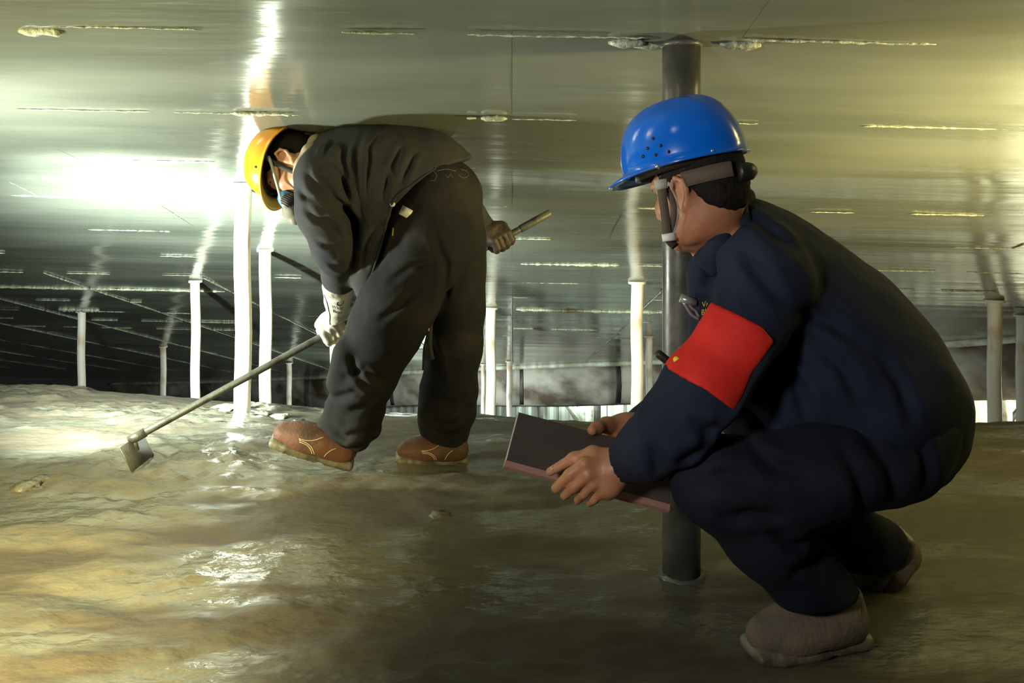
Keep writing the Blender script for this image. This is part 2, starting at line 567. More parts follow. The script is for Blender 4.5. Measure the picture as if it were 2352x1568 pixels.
# ------------------------------------------------------------------ floor
def build_floor():
    ys = np.concatenate([np.arange(-1.2, 1.0, 0.1), np.arange(1.0, 4.3, 0.022), np.arange(4.3, 9, 0.25)])
    xs = np.concatenate([np.arange(-7, -2.6, 0.2), np.arange(-2.6, 2.8, 0.024), np.arange(2.8, 7.2, 0.2)])
    X, Y = np.meshgrid(xs, ys)
    Z = floor_z(X, Y)
    fade = np.clip((Y - 0.4) / 0.6, 0, 1)
    n1 = fbm(X * 1.1 + 3, Y * 2.2, 0, 3)
    n2 = fbm(X * 6 + 11, Y * 13, 2.0, 4)
    n3 = fbm(X * 22 + 4, Y * 40, 5.0, 3)
    crust = 1 / (1 + np.exp(-(fbm(X * 1.6 + 40, Y * 3.0, 1.0, 4) - 0.06) * 60))
    leftish = np.clip((-0.2 - X) / 1.0, 0, 1)
    Z = Z + fade * (0.012 * n1 + 0.010 * n2 + 0.005 * n3 + 0.010 * crust * (0.35 + leftish) * (1 + n3))
    reg = np.exp(-(((X + 1.25) / 0.75) ** 2 + ((Y - 2.62) / 0.42) ** 2)) + 0.35 * np.exp(-(((X - 0.1) / 0.9) ** 2 + ((Y - 3.2) / 0.3) ** 2))
    pale = 1 / (1 + np.exp(-(fbm(X * 2.2 + 9, Y * 6.5, 3.0, 5) + 0.95 * reg - 0.42) * 26))
    Z = Z + 0.006 * pale * (0.8 + 1.6 * n3)
    ny, nx = X.shape
    V = np.stack([X.ravel(), Y.ravel(), Z.ravel()], 1)
    i = np.arange(ny - 1)[:, None] * nx + np.arange(nx - 1)[None, :]
    Q = np.stack([i, i + 1, i + 1 + nx, i + nx], -1).reshape(-1, 4)
    o = mesh_obj('floor', V, Q, M['mud'])
    at = o.data.attributes.new('crust', 'FLOAT', 'POINT')
    at.data.foreach_set('value', pale.ravel().astype(np.float32))
    tag(o, 'wet brown sludge covering the domed steel deck', kind='structure')
    return bvh(V, Q)


FLOOR = build_floor()


def floor_hit(x, y):
    h = FLOOR.ray_cast(Vector((x, y, 3.0)), Vector((0, 0, -1)), 20)
    return h[0][2] if h[0] is not None else float(floor_z(x, y))


# ------------------------------------------------------------------ ceiling of separate steel plates
ceiling = empty('ceiling')
ceiling['_org'] = [0.0, 0.0, 0.0]
tag(ceiling, 'low glossy grey steel plate ceiling curving down to the rim', kind='structure')
ROW = 0.66
rows = [1.9 + ROW * k for k in range(-6, 33)]
beads = []
pid = 0
for r in range(len(rows) - 1):
    y0, y1 = rows[r], rows[r + 1]
    if y1 > 20: break
    xmin = -1.15 * y1 - 2.2
    xmax = 1.1 * y1 + 2.0
    xmin = max(xmin, -13); xmax = min(xmax, 8.0)
    wdt = 2.3 if y0 < 5.5 else 1.15
    xe = []
    x = xmin - (0.5 * wdt if r % 2 else 0.0)
    x = math.floor(x / wdt) * wdt + (0.55 if (r % 2 and y0 < 5.5) else 0.0)
    while x < xmax:
        xe.append((x, x + wdt)); x += wdt
    for x0, x1 in xe:
        if y0 > rim_y(0.5 * (x0 + x1)) + 0.3:
            continue
        nxs, nys = (14, 7) if y0 < 5.5 else (6, 5)
        gx = np.linspace(x0 + 0.0005, x1 - 0.0005, nxs); gy = np.linspace(y0 + 0.0005, y1 - 0.0005, nys)
        X, Y = np.meshgrid(gx, gy)
        Y = np.minimum(Y, rim_y(X))
        u = (X - x0) / (x1 - x0); v = (Y - y0) / (y1 - y0)
        bow = (rng.rand() - 0.5) * (0.008 if y0 < 4.5 else 0.002) * np.sin(np.pi * np.clip(v, 0, 1)) ** 2
        wave = 0.020 * fbm(X * 0.55, Y * 0.9, 0.0, 2) + 0.006 * fbm(X * 0.7 + 30, Y * 3.1, 4.0, 2)
        lap = (-0.0012 * v + (rng.rand() - 0.5) * 0.0015) * (1.0 if y0 < 4.5 else 0.25)
        Z = ceil_z(X, Y) + bow + wave + lap
        V = np.stack([X.ravel(), Y.ravel(), Z.ravel()], 1)
        i = np.arange(nys - 1)[:, None] * nxs + np.arange(nxs - 1)[None, :]
        Q = np.stack([i, i + nxs, i + 1 + nxs, i + 1], -1).reshape(-1, 4)
        Vt = V + np.array([0, 0, 0.008])
        # top side a little higher so that the plate has thickness
        nb = len(V)
        edge = [(a, a + 1) for a in range(nxs - 1)] + [((nys - 1) * nxs + a + 1, (nys - 1) * nxs + a) for a in range(nxs - 1)] \
            + [((a + 1) * nxs, a * nxs) for a in range(nys - 1)] + [(a * nxs + nxs - 1, (a + 1) * nxs + nxs - 1) for a in range(nys - 1)]
        QQ = np.vstack([Q, Q[:, ::-1] + nb, np.array([(a, b, b + nb, a + nb) for a, b in edge]) + 2 * nb])
        mesh_obj('ceiling_plate', np.vstack([V, Vt, V, Vt]), QQ, M['plate'], ceiling)
        # the weld along the far side and the right side of the plate, in broken runs
        if y0 < 9 and y1 < rim_y(x1) - 0.2:
            x = x0
            while x < x1:
                run = rng.uniform(0.08, 0.55)
                if rng.rand() < (0.8 if y0 < 5.5 else 0.55):
                    beads.append(('row', x, min(x + run, x1), y1, rng.uniform(0.0014, 0.0034) * (1 + 0.08 * y1)))
                x += run + rng.uniform(0.02, 0.4)
        if 5.2 < y0 < 16 and x1 < 1.5 and y1 < rim_y(x1):
            beads.append(('col', y0, y1, x1, rng.uniform(0.004, 0.007)))
        elif y0 <= 5.2 and rng.rand() < 0.5 and y0 > 2.5:
            beads.append(('col', y0, y1, x1, 0.003))


def bead_run(kind, a, b, c, rad, lump=0.0):
    n = max(5, int((b - a) / 0.014))
    n = min(n, 46)
    t = np.linspace(a, b, n)
    j = rng.rand(n) - 0.5
    if kind == 'row':
        X, Y = t, np.full(n, c) + 0.004 * j
    else:
        Y, X = t, np.full(n, c) + 0.004 * j
    Z = ceil_z(X, Y) - 0.003 - 0.002 * (rng.rand(n))
    R = rad * (0.6 + 0.9 * rng.rand(n)) * np.clip(np.minimum(np.arange(n), np.arange(n)[::-1]) / 2.0 + 0.3, 0, 1)
    return tube(np.stack([X, Y, Z], 1), R, 6)


for bd in beads:
    V, Fc = bead_run(*bd)
    mesh_obj('weld_bead', V, Fc, M['bead'], ceiling)
# thick pale lumps and a few long pale runs along the seams
for px, D, ln, rad in ((1135, 2.56, 0.085, 0.010), (1083, 2.56, 0.03, 0.006), (95, 1.93, 0.11, 0.013), (600, 2.56, 0.20, 0.007), (540, 3.88, 0.45, 0.010), (680, 3.95, 0.30, 0.010),
                       (1290, 5.2, 0.55, 0.009), (1370, 5.2, 0.3, 0.010), (1440, 1.93, 0.09, 0.012), (1700, 1.93, 0.10, 0.011), (1490, 1.95, 0.08, 0.009),
                       (1370, 7.18, 1.45, 0.014), (250, 6.52, 1.9, 0.009), (300, 4.52, 0.5, 0.004), (120, 3.87, 0.4, 0.004)):
    x = (px - CX) * D / F
    V, Fc = bead_run('row', x - ln / 2, x + ln / 2, D, rad)
    mesh_obj('seam_lump', V, Fc, M['bead'], ceiling)

# ------------------------------------------------------------------ posts
POSTS = [  # px, depth, width px, label
    (558, 3.60, 37, 'thick white post beside the bent worker\'s amber hard hat', True),
    (610, 4.93, 27, 'white post just behind the thick one, crossed by the long rod'),
    (449, 6.05, 21, 'slim white post between the thick post and the far left posts'),
    (187, 7.80, 17, 'slim white post standing alone near the left edge'),
    (375, 11.2, 13, 'thin short post, second from the left edge'),
    (768, 6.60, 20, 'rusty white post below the white welding glove'),
    (1127, 7.10, 23, 'rust-streaked white post just right of the bent worker'),
    (1170, 12.4, 13, 'thin far post in front of the curtain, beside the rust-streaked post'),
    (1463, 5.75, 28, 'bright white post left of the blue hard hat worker'),
    (1491, 8.90, 16, 'thin white post half hidden beside the dark column'),
    (2284, 6.20, 30, 'brownish post at the right edge by the gallery wall'),
    (2348, 6.9, 26, 'post cut by the right edge of the picture'),
    (664, 13.6, 12, 'stub of a far post below the rim pipe behind the rod'),
    (1110, 13.0, 10, 'thinnest far post just left of the rust-streaked post'),
]
for ent in POSTS:
    px, D, wpx, lab = ent[:4]
    x = (px - CX) * D / F
    r = wpx * D / F / 2
    zt = float(ceil_z(x, D)) - 0.006
    if D > rim_y(x): zt = float(ceil_z(x, rim_y(x))) - 0.05
    zb = float(floor_z(x, D)) - 0.03
    if D > 8: zb = min(zb, CAMZ - 570 * D / F)
    t = thing('support_post', lab, 'post', (x, D, zb), 'white support posts under the ceiling')
    n = 9
    zz = np.linspace(zb, zt, n)
    pts = np.stack([x + 0.004 * np.sin(zz * 9 + px), np.full(n, D), zz], 1)
    V, Fc = tube(pts, r, 20)
    mesh_obj('shaft', V, Fc, M['post'], t)
    V, Fc = tube([(x, D, zt - 0.012), (x, D, zt + 0.004)], r * 1.45, 20)
    mesh_obj('top_collar', V, Fc, M['post'], t)
    V, Fc = tube([(x, D, zb), (x, D, zb + 0.04)], r * 1.12, 20)
    mesh_obj('base_ring', V, Fc, M['post'], t)
# pale strip at the head of the lonely left post
xs_, ys_ = (182 - CX) * 7.75 / F, 7.75
V, Fc = bead_run('row', xs_ - 0.2, xs_ + 0.2, 7.74, 0.02)
mesh_obj('seam_lump', V, Fc, M['bead'], ceiling)

# the dark column in front, right beside the crouching worker
CD = 1.93
cxm = (1565 - CX) * CD / F
cr = 87 * CD / F / 2
zt = float(ceil_z(cxm, CD))
zb = floor_hit(cxm, CD) - 0.02
t = thing('steel_column', 'dark grey steel pipe column behind the blue hard hat', 'column', (cxm, CD, zb))
V, Fc = tube([(cxm, CD, z) for z in np.linspace(zb, zt, 8)], cr, 36)
mesh_obj('shaft', V, Fc, M['column'], t)
V, Fc = tube([(cxm, CD, zt - 0.012), (cxm, CD, zt - 0.002)], [cr * 1.09, cr * 1.12], 36)
mesh_obj('top_weld', V, Fc, M['column'], t)
V, Fc = tube([(cxm, CD, zb), (cxm, CD, zb + 0.03)], cr * 1.2, 36)
mesh_obj('base_ring', V, Fc, M['column'], t)

# ------------------------------------------------------------------ rim, curtain, gallery wall
rxs = np.concatenate([np.linspace(-11, 4, 60), np.linspace(4.1, 7.4, 30)])
rpts = np.stack([rxs, rim_y(rxs), ceil_z(rxs, rim_y(rxs)) - 0.03], 1)
# smooth the polyline
for _ in range(12):
    rpts[1:-1] = 0.25 * rpts[:-2] + 0.5 * rpts[1:-1] + 0.25 * rpts[2:]
V, Fc = tube(rpts, 0.04, 10)
tag(mesh_obj('rim_pipe', V, Fc, M['rim']), 'pale pipe running along the far rim of the ceiling', 'pipe')


def offset_curve(off):
    d = np.gradient(rpts[:, :2], axis=0)
    nrm = np.stack([-d[:, 1], d[:, 0]], 1)
    nrm /= np.linalg.norm(nrm, axis=1)[:, None]
    return rpts[:, :2] + nrm * off


oc = offset_curve(0.12)
prof = [(0.0, 0.02), (0.10, -0.10), (0.16, -0.30), (0.10, -0.50), (0.0, -0.62), (-0.04, -0.66)]
V, Q = [], []
m_ = len(prof)
dense = np.linspace(0, len(oc) - 1, 400)
cx_ = np.interp(dense, np.arange(len(oc)), oc[:, 0]); cy_ = np.interp(dense, np.arange(len(oc)), oc[:, 1]); cz_ = np.interp(dense, np.arange(len(oc)), rpts[:, 2])
fold = 0.05 * fbm(np.arange(400) * 0.21, np.zeros(400), 0, 3)
sag = 0.06 * fbm(np.arange(400) * 0.03, np.zeros(400) + 5, 0, 2)
for i in range(400):
    for dy, dz in prof:
        V.append((cx_[i], cy_[i] - (dy + fold[i] * (1 + dz)), cz_[i] + dz + (sag[i] if dz < -0.2 else 0)))
for i in range(399):
    for k in range(m_ - 1):
        a = i * m_ + k
        Q.append((a, a + m_, a + m_ + 1, a + 1))
cur = mesh_obj('sealing_curtain', np.array(V), np.array(Q), M['curtain'])
tag(cur, 'dirty grey sealing curtain hanging in a roll below the rim pipe', 'curtain')
sm = cur.modifiers.new('thickness', 'SOLIDIFY'); sm.thickness = 0.01
for px_ in (1085, 1205, 1420, 905):
    k = int(np.argmin(np.abs(CX + F * cx_ / cy_ - px_)))
    V, Fc = ribbon([(cx_[k], cy_[k] - (dy + fold[k] * (1 + dz)) - 0.014, cz_[k] + dz + (sag[k] if dz < -0.2 else 0)) for dy, dz in prof[:5]], 0.12, 0.012, (0, -1, 0))
    mesh_obj('strap', V, Fc, M['dark_strut'], cur)

# gallery wall of upright sheets, one object for each sheet
wall = empty('wall_back')
wall['_org'] = [0.0, 0.0, 0.0]
tag(wall, 'white sheet wall of the ring gallery beyond the curtain', kind='structure')
oc2 = offset_curve(1.5)
seglen = np.r_[0, np.cumsum(np.linalg.norm(np.diff(oc2, axis=0), axis=1))]
L = seglen[-1]
for a in np.arange(0, L - 0.5, 0.5):
    q = [np.array([np.interp(s_, seglen, oc2[:, 0]), np.interp(s_, seglen, oc2[:, 1])]) for s_ in (a + 0.008, a + 0.492)]
    zt_ = float(np.interp(a, seglen, rpts[:, 2])) + 0.5
    zb_ = zt_ - 3.2
    V = []
    dvec = (q[1] - q[0]); nn = np.array([-dvec[1], dvec[0]]); nn /= np.linalg.norm(nn)
    cols = 9
    for z in (zb_, zt_):
        for c in range(cols):
            p = q[0] + dvec * c / (cols - 1) + nn * (0.0 if (c % 4) < 2 else 0.02)
            V.append((p[0], p[1], z))
    Q = [(c, c + 1, c + 1 + cols, c + cols) for c in range(cols - 1)]
    V2 = [(v[0] + nn[0] * 0.01, v[1] + nn[1] * 0.01, v[2]) for v in V]
    nb = len(V)
    Q2 = [tuple(i + nb for i in f[::-1]) for f in Q]
    mesh_obj('wall_sheet', V + V2, Q + Q2, M['sheet'], wall, smooth=False)


# struts of the gallery frame, seen under the curtain
def strut(name, a, b, wpx, mat_, label, D):
    pa, pb = P(*a, D), P(*b, D)
    wd = wpx * D / F
    V, Fc = ribbon([pa, pa * 0.5 + pb * 0.5, pb], wd, 0.05, (0, -1, 0))
    return tag(mesh_obj(name, V, Fc, mat_), label, 'strut', 'struts of the gallery frame')


strut('gallery_strut', (1284, 900), (1338, 985), 11, M['strut'], 'pale diagonal strut under the curtain above the clipboard', 13.9)
strut('gallery_strut', (1338, 900), (1339, 1040), 12, M['strut'], 'pale upright strut beside the diagonal one', 14.0)
strut('gallery_strut', (1356, 900), (1357, 1040), 11, M['strut'], 'second pale upright strut right of the diagonal one', 14.0)
strut('gallery_strut', (1373, 895), (1374, 1040), 20, M['dark_strut'], 'dark upright strut behind the far hand of the crouching worker', 14.1)
strut('gallery_strut', (1240, 900), (1242, 1040), 14, M['dark_strut'], 'dark upright strut above the upper corner of the clipboard', 14.1)
strut('gallery_strut', (1306, 895), (1330, 930), 12, M['dark_strut'], 'short dark brace behind the pale diagonal strut', 14.2)
strut('gallery_strut', (1082, 930), (1078, 1010), 8, M['strut'], 'pale strut stub at the heel of the bent worker', 13.9)
strut('gallery_strut', (2312, 850), (2314, 1020), 18, M['strut'], 'pale upright strut at the right edge of the picture', 9.0)
strut('gallery_strut', (2300, 856), (2372, 850), 11, M['strut'], 'pale top rail of the frame at the right edge', 9.0)
strut('gallery_strut', (2372, 905), (2318, 968), 9, M['dark_strut'], 'dark diagonal brace at the right edge', 9.05)


# ------------------------------------------------------------------ heads, hats, hands, shoes
def frame(f, u):
    f = np.asarray(f, float); f /= np.linalg.norm(f)
    u = np.asarray(u, float); u = u - f * (u @ f); u /= np.linalg.norm(u)
    l = np.cross(u, f)
    return np.stack([f, l, u], 1)     # columns: forward, left, up


def head_sdf(v, c, R, neck, s_=1.0):
    W = lambda f, l, u: c + R @ np.array([f, l, u]) * s_
    E = lambda p, r, k=0.02, op='add': v.ell(W(*p), np.array(r) * s_, R, k, op)
    E((-0.012, 0, 0.045), (0.098, 0.077, 0.088))
    E((0.022, 0, -0.02), (0.072, 0.066, 0.092), 0.03)
    E((0.035, 0, -0.078), (0.052, 0.052, 0.036), 0.03)
    E((0.078, 0, -0.100), (0.020, 0.022, 0.017), 0.025)
    E((0.080, 0, 0.034), (0.018, 0.052, 0.014), 0.02)
    for s in (-1, 1):
        E((0.062, 0.040 * s, -0.022), (0.030, 0.026, 0.024), 0.02)
        E((0.012, 0.060 * s, -0.070), (0.030, 0.014, 0.030), 0.03)
        E((0.098, 0.032 * s, 0.008), (0.017, 0.017, 0.011), 0.012, 'sub')
        # ear: rim, bowl, lobe
        E((-0.012, 0.079 * s, -0.004), (0.021, 0.009, 0.032), 0.008)
        v.chain([W(-0.002, 0.080 * s, -0.024), W(0.004, 0.084 * s, 0.010), W(-0.010, 0.090 * s, 0.030), W(-0.028, 0.092 * s, 0.020),
                 W(-0.032, 0.090 * s, -0.002), W(-0.020, 0.084 * s, -0.028), W(-0.008, 0.080 * s, -0.036)], [0.004, 0.004, 0.005, 0.005, 0.005, 0.005, 0.006], 0.004)
        E((-0.010, 0.092 * s, 0.004), (0.011, 0.007, 0.016), 0.005, 'sub')
    v.chain([W(0.088, 0, 0.022), W(0.106, 0, -0.010), W(0.116, 0, -0.030)], [0.007, 0.009, 0.011], 0.014)
    for s in (-1, 1):
        E((0.103, 0.013 * s, -0.034), (0.010, 0.008, 0.008), 0.008)
    E((0.094, 0, -0.058), (0.012, 0.024, 0.007), 0.008)
    E((0.091, 0, -0.072), (0.012, 0.021, 0.007), 0.008)
    v.chain([W(-0.025, 0, -0.045)] + [np.asarray(p) for p in neck[0]], [0.058] + neck[1], 0.035)


def hair_mesh(c, R, low=-0.045, s_=1.0):
    v = Vol(c - 0.16, c + 0.16, 0.004)
    W = lambda f, l, u: c + R @ np.array([f, l, u]) * s_
    ell0 = v.ell
    v.ell = lambda p, r, R_, k=0.02, op='add': ell0(p, np.array(r) * s_, R_, k, op)
    v.ell(W(-0.014, 0, 0.043), (0.103, 0.082, 0.092), R, 0.01)
    v.ell(W(-0.055, 0, -0.012), (0.058, 0.070, 0.060), R, 0.02)
    # open the face, the ears and the nape
    v.ell(W(0.10, 0, -0.03), (0.095, 0.12, 0.095), R, 0.01, 'sub')
    for s in (-1, 1):
        v.ell(W(-0.006, 0.095 * s, -0.012), (0.030, 0.05, 0.044), R, 0.008, 'sub')
    v.ell(W(-0.04, 0, low - 0.075), (0.16, 0.13, 0.06), R, 0.01, 'sub')
    v.rough(0.004, 90)
    return v.mesh()


def hat_mesh(c, R, a_front, a_back, a_side, height, brim, visor, ridge=0.006, drop_back=0.0):
    """hard hat shell with brim, visor and crown ridge; local up from the rim plane"""
    nt, npz = 96, 26
    prof = []
    V, Q = [], []
    for j in range(npz):
        ph = j / (npz - 4)
        for i in range(nt):
            th = 2 * math.pi * i / nt
            ct, st = math.cos(th), math.sin(th)
            a = a_front if ct > 0 else a_back
            if ph <= 1:
                an = ph * math.pi / 2
                rr = math.sin(an) ** 0.80
                zz = math.cos(an) ** 0.86 * height
                f, l = a * ct * rr, a_side * st * rr
                g = math.exp(-(l / 0.020) ** 2) + 0.7 * math.exp(-((abs(l) - 0.045) / 0.010) ** 2)
                zz += ridge * g * max(0.0, math.sin(min(1.0, ph * 1.15) * math.pi)) ** 0.5 * (1 if abs(f) < 0.8 * a else 0.2)
                if ph < 0.08: zz = min(zz, height + ridge)
            else:
                e = (ph - 1) / (3 / (npz - 4))
                vz = visor * max(0.0, ct) ** 2.2
                ex = (brim + vz) * e
                f, l = (a + ex) * ct, (a_side + ex * (0.9 if ct > 0 else 1)) * st
                zz = -0.006 * e - 0.25 * vz * e * e
            if ct < 0:
                zz -= drop_back * ct * ct * min(1, ph) ** 3
            V.append(c + R @ np.array([f, l, zz]))
    for j in range(npz - 1):
        for i in range(nt):
            b = j * nt + i; d = j * nt + (i + 1) % nt
            Q.append((b, b + nt, d + nt, d))
    return np.array(V), np.array(Q)


def band(c, R, af, al, u0, u1, back=None, n=48, a0=0, a1=2 * math.pi):
    V, Q = [], []
    for i in range(n + 1):
        th = a0 + (a1 - a0) * i / n
        for u in (u0, u1):
            a = af if math.cos(th) > 0 else (back or af)
            V.append(c + R @ np.array([a * math.cos(th), al * math.sin(th), u]))
    for i in range(n):
        Q.append((2 * i, 2 * i + 2, 2 * i + 3, 2 * i + 1))
    return V, Q


def solid(o, t):
    m = o.modifiers.new('thickness', 'SOLIDIFY')
    m.thickness = t
    m.offset = 0
    return o


def disc(c, n, r, t, seg=14):
    n = np.asarray(n, float); n /= np.linalg.norm(n)
    return tube([np.asarray(c) - n * t / 2, np.asarray(c) + n * t / 2], r, seg)


def shoe(org, toe, up, length, width, mat_u, parent, label, collar=0.115, stitch=True, near=-1):
    """a laced work shoe in its own frame: x to the toe, y to the left, z up"""
    R = frame(toe, up)
    sc = length / 0.285
    v = Vol((-0.03, -0.075, 0.005), (0.32, 0.075, 0.17), 0.0035)
    v.chain([(0.042, 0, 0.052), (0.09, 0, 0.055), (0.14, 0, 0.051), (0.19, 0, 0.046), (0.243, 0, 0.043)], [0.036, 0.038, 0.038, 0.037, 0.033], 0.05, sc=(1, 0.86, 1))
    v.chain([(0.05, 0, 0.06), (0.055, 0, collar)], [0.037, 0.038], 0.03, sc=(0.9, 1, 1))
    v.chain([(0.10, 0, 0.085), (0.16, 0, 0.066)], [0.026, 0.022], 0.02)
    v.chain([(0.055, 0, collar + 0.03)], [0.034], 0.006, 'sub')
    v.cone((0.13, -0.1, -0.02), (0.13, 0.1, -0.02), 0.045, 0.045, 0.004, 'sub')
    v.rough(0.0015, 40)
    V, Q = v.mesh()
    V[:, 2] = np.maximum(V[:, 2], 0.021)
    X = lambda L_: np.asarray(org) + (np.asarray(L_) * sc) @ R.T
    o = mesh_obj('shoe', X(V), Q, mat_u, parent)
    if label: o['label'] = label
    tr = bvh(V, Q)
    # sole with welt, waist and tread lugs
    s = Vol((-0.03, -0.075, -0.01), (0.32, 0.075, 0.06), 0.0035)
    n = 20
    xs = np.linspace(0.012, 0.262, n)
    for i in range(n - 1):
        wd = lambda x: width / 2 * (0.74 + 0.30 * math.sin(min(1, max(0, (x - 0.05) / 0.2)) * math.pi * 0.62)) * (1 if x < 0.235 else 0.92)
        for sgn in (-1, -0.6, -0.2, 0.2, 0.6, 1):
            y0, y1 = sgn * (wd(xs[i]) - 0.016), sgn * (wd(xs[i + 1]) - 0.016)
            s.cone((xs[i], y0, 0.015), (xs[i + 1], y1, 0.015), 0.0145, 0.0145, 0.008)
    s.cone((0.105, -0.1, -0.009), (0.105, 0.1, -0.009), 0.017, 0.017, 0.004, 'sub')
    for x in np.arange(0.135, 0.27, 0.016):
        for sg in (-1, 1):
            s.cone((x, sg * 0.03, -0.002), (x, sg * 0.09, -0.002), 0.0050, 0.0050, 0.002, 'sub')
    Vs, Qs = s.mesh()
    so = mesh_obj('sole', X(Vs), Qs, M['sole'], o)
    if stitch:
        y = near
        lines = [[(0.120, 0.090), (0.145, 0.074), (0.170, 0.066), (0.192, 0.064)],
                 [(0.190, 0.061), (0.166, 0.060), (0.146, 0.052), (0.134, 0.040), (0.130, 0.032)],
                 [(0.187, 0.056), (0.166, 0.055), (0.150, 0.048), (0.140, 0.038), (0.137, 0.031)],
                 [(0.072, 0.070), (0.085, 0.060), (0.094, 0.046), (0.098, 0.034)]]
        parts = []
        for ln in lines:
            pts = smooth_path([(a, 0, b) for a, b in ln], 16)
            pp = project([np.array([p[0], 0.09 * y, p[2]]) for p in pts], tr, (0, -y, 0), 0.0004, 0.05)
            parts.append(tube([X(p) for p in pp], 0.0011, 6))
        Vt, Ft = join(parts)
        mesh_obj('stitching', Vt, Ft, M['thread'], o)
    return o


# ================================================================== bent worker with the amber hat
orgA = np.array([P(940, 1070, 2.76)[0], 2.76, 0.0])
A = thing('person', 'worker in charcoal overalls and amber hard hat bending forward with a long rod', 'person', orgA)
RA = frame((-0.40, -0.12, -0.91), (-0.86, 0.30, 0.36))
cA = P(656, 361, 2.68) - RA @ np.array([-0.012, 0.079, -0.004])
WA = lambda f, l, u: cA + RA @ np.array([f, l, u])

# body: one continuous skin from head to ankles
v = Vol((P(560, 250, 2.75)[0] - 0.02, 2.48, 0.03), (P(1175, 500, 3.1)[0] + 0.02, 3.20, 1.25), 0.0042)
neckA = ([P(720, 368, 2.78), P(770, 372, 2.78)], [0.058, 0.075])
head_sdf(v, cA, RA, neckA)
v.pch([(770, 375, 2.78, 55), (860, 395, 2.78, 78), (960, 425, 2.78, 62), (1025, 485, 2.78, 58)], 0.04)
v.pch([(745, 385, 2.66, 34), (745, 385, 2.92, 34)], 0.03)
v.pch([(738, 405, 2.63, 32), (750, 490, 2.63, 29), (772, 580, 2.68, 24), (777, 660, 2.77, 18), (774, 715, 2.85, 13)], 0.03)
v.pch([(770, 395, 2.95, 32), (965, 430, 3.10, 26), (1110, 530, 3.11, 16), (1128, 546, 3.105, 12)], 0.03)
v.pch([(1000, 520, 2.71, 60), (915, 690, 2.70, 50), (840, 860, 2.70, 38), (797, 1005, 2.72, 24), (788, 1030, 2.72, 24)], 0.04)
v.pch([(1040, 520, 2.86, 58), (1045, 700, 2.87, 44), (1043, 800, 2.86, 38), (1025, 1010, 2.86, 24), (1024, 1030, 2.86, 24)], 0.04)
V, Q = v.mesh()
mesh_obj('body', V, Q, M['skin'], A)
del v
V, Q = hair_mesh(cA, RA)
mesh_obj('hair', V, Q, M['hair'], A)
for s in (1, -1):
    V, Fc = [], []
    ec = WA(0.0765, 0.032 * s, 0.006)
    e = Vol(ec - 0.02, ec + 0.02, 0.002); e.ell(ec, (0.0115, 0.0115, 0.0085), RA, 0.002)
    V, Q = e.mesh()
    eo = mesh_obj('eye', V, Q, M['eye'], A)
    V, Fc = disc(WA(0.0872, 0.033 * s, 0.004), RA[:, 0], 0.0055, 0.002)
    mesh_obj('iris', V, Fc, M['iris'], eo)
    V, Fc = tube(smooth_path([WA(0.092, 0.015 * s, 0.026), WA(0.095, 0.032 * s, 0.032), WA(0.082, 0.052 * s, 0.026)], 8), [0.002] + [0.0032] * 6 + [0.002] * 2 if False else 0.0028, 6)
    mesh_obj('eyebrow', V, Fc, M['hair'], A)

# trousers
v = Vol((P(730, 350, 2.7)[0] - 0.03, 2.48, -0.02), (P(1125, 350, 2.9)[0] + 0.03, 3.08, 1.10), 0.006)
v.pch([(1028, 450, 2.78, 80), (1030, 540, 2.78, 82)], 0.05)
v.pch([(990, 425, 2.70, 74), (985, 425, 2.86, 74)], 0.05)
v.pch([(985, 440, 2.78, 84), (945, 480, 2.78, 84), (960, 550, 2.78, 84)], 0.05)
v.pch([(990, 560, 2.71, 88), (915, 690, 2.69, 84), (881, 760, 2.69, 80), (838, 870, 2.69, 64), (808, 955, 2.71, 55), (790, 1003, 2.72, 50), (784, 1024, 2.72, 46)], 0.05)
v.pch([(1045, 560, 2.86, 74), (1046, 700, 2.87, 64), (1043, 800, 2.86, 58), (1032, 900, 2.86, 60), (1020, 965, 2.86, 54), (1024, 1016, 2.86, 46)], 0.05)
# bunched cloth at the ankles
v.pch([(755, 978, 2.68, 24), (815, 1000, 2.64, 22), (855, 985, 2.70, 22)], 0.03)
v.pch([(768, 940, 2.66, 22), (830, 965, 2.63, 20), (868, 945, 2.70, 18)], 0.03)
v.pch([(985, 948, 2.80, 22), (1035, 958, 2.78, 22), (1070, 945, 2.86, 20)], 0.03)
v.pch([(790, 812, 2.62, 26), (775, 880, 2.64, 22)], 0.04)
for g in ([(800, 850), (850, 832), (905, 862)], [(775, 900), (830, 880), (890, 900)], [(800, 930), (850, 915), (880, 880)], [(768, 965), (805, 985), (850, 968)],
          [(780, 1000), (812, 1018), (846, 1000)], [(900, 640), (960, 600), (1020, 590)], [(880, 720), (930, 690), (980, 640)], [(1000, 520), (1030, 600), (1020, 700)],
          [(990, 925), (1030, 935), (1070, 915)], [(985, 975), (1030, 985), (1065, 970)], [(820, 800), (835, 840), (870, 880)], [(975, 780), (1000, 830), (1010, 900)]):
    v.groove(g, 2.7, 0.009, 0.011, 2.86)
v.rough(0.010, 9, 3.0)
v.poly_cut([(700, 985), (742, 985), (795, 1030), (838, 1046), (885, 1040), (885, 1120), (700, 1120)], 2.66)
v.poly_cut([(940, 1000), (990, 1022), (1040, 1038), (1110, 1036), (1110, 1120), (940, 1120)], 2.80)
v.pch([(780, 1040, 2.72, 36), (776, 1056, 2.72, 36)], 0.004, 'sub')
VtA, QtA = v.mesh()
trA = mesh_obj('trousers', VtA, QtA, M['trouser_a'], A)
treeT = bvh(VtA, QtA)
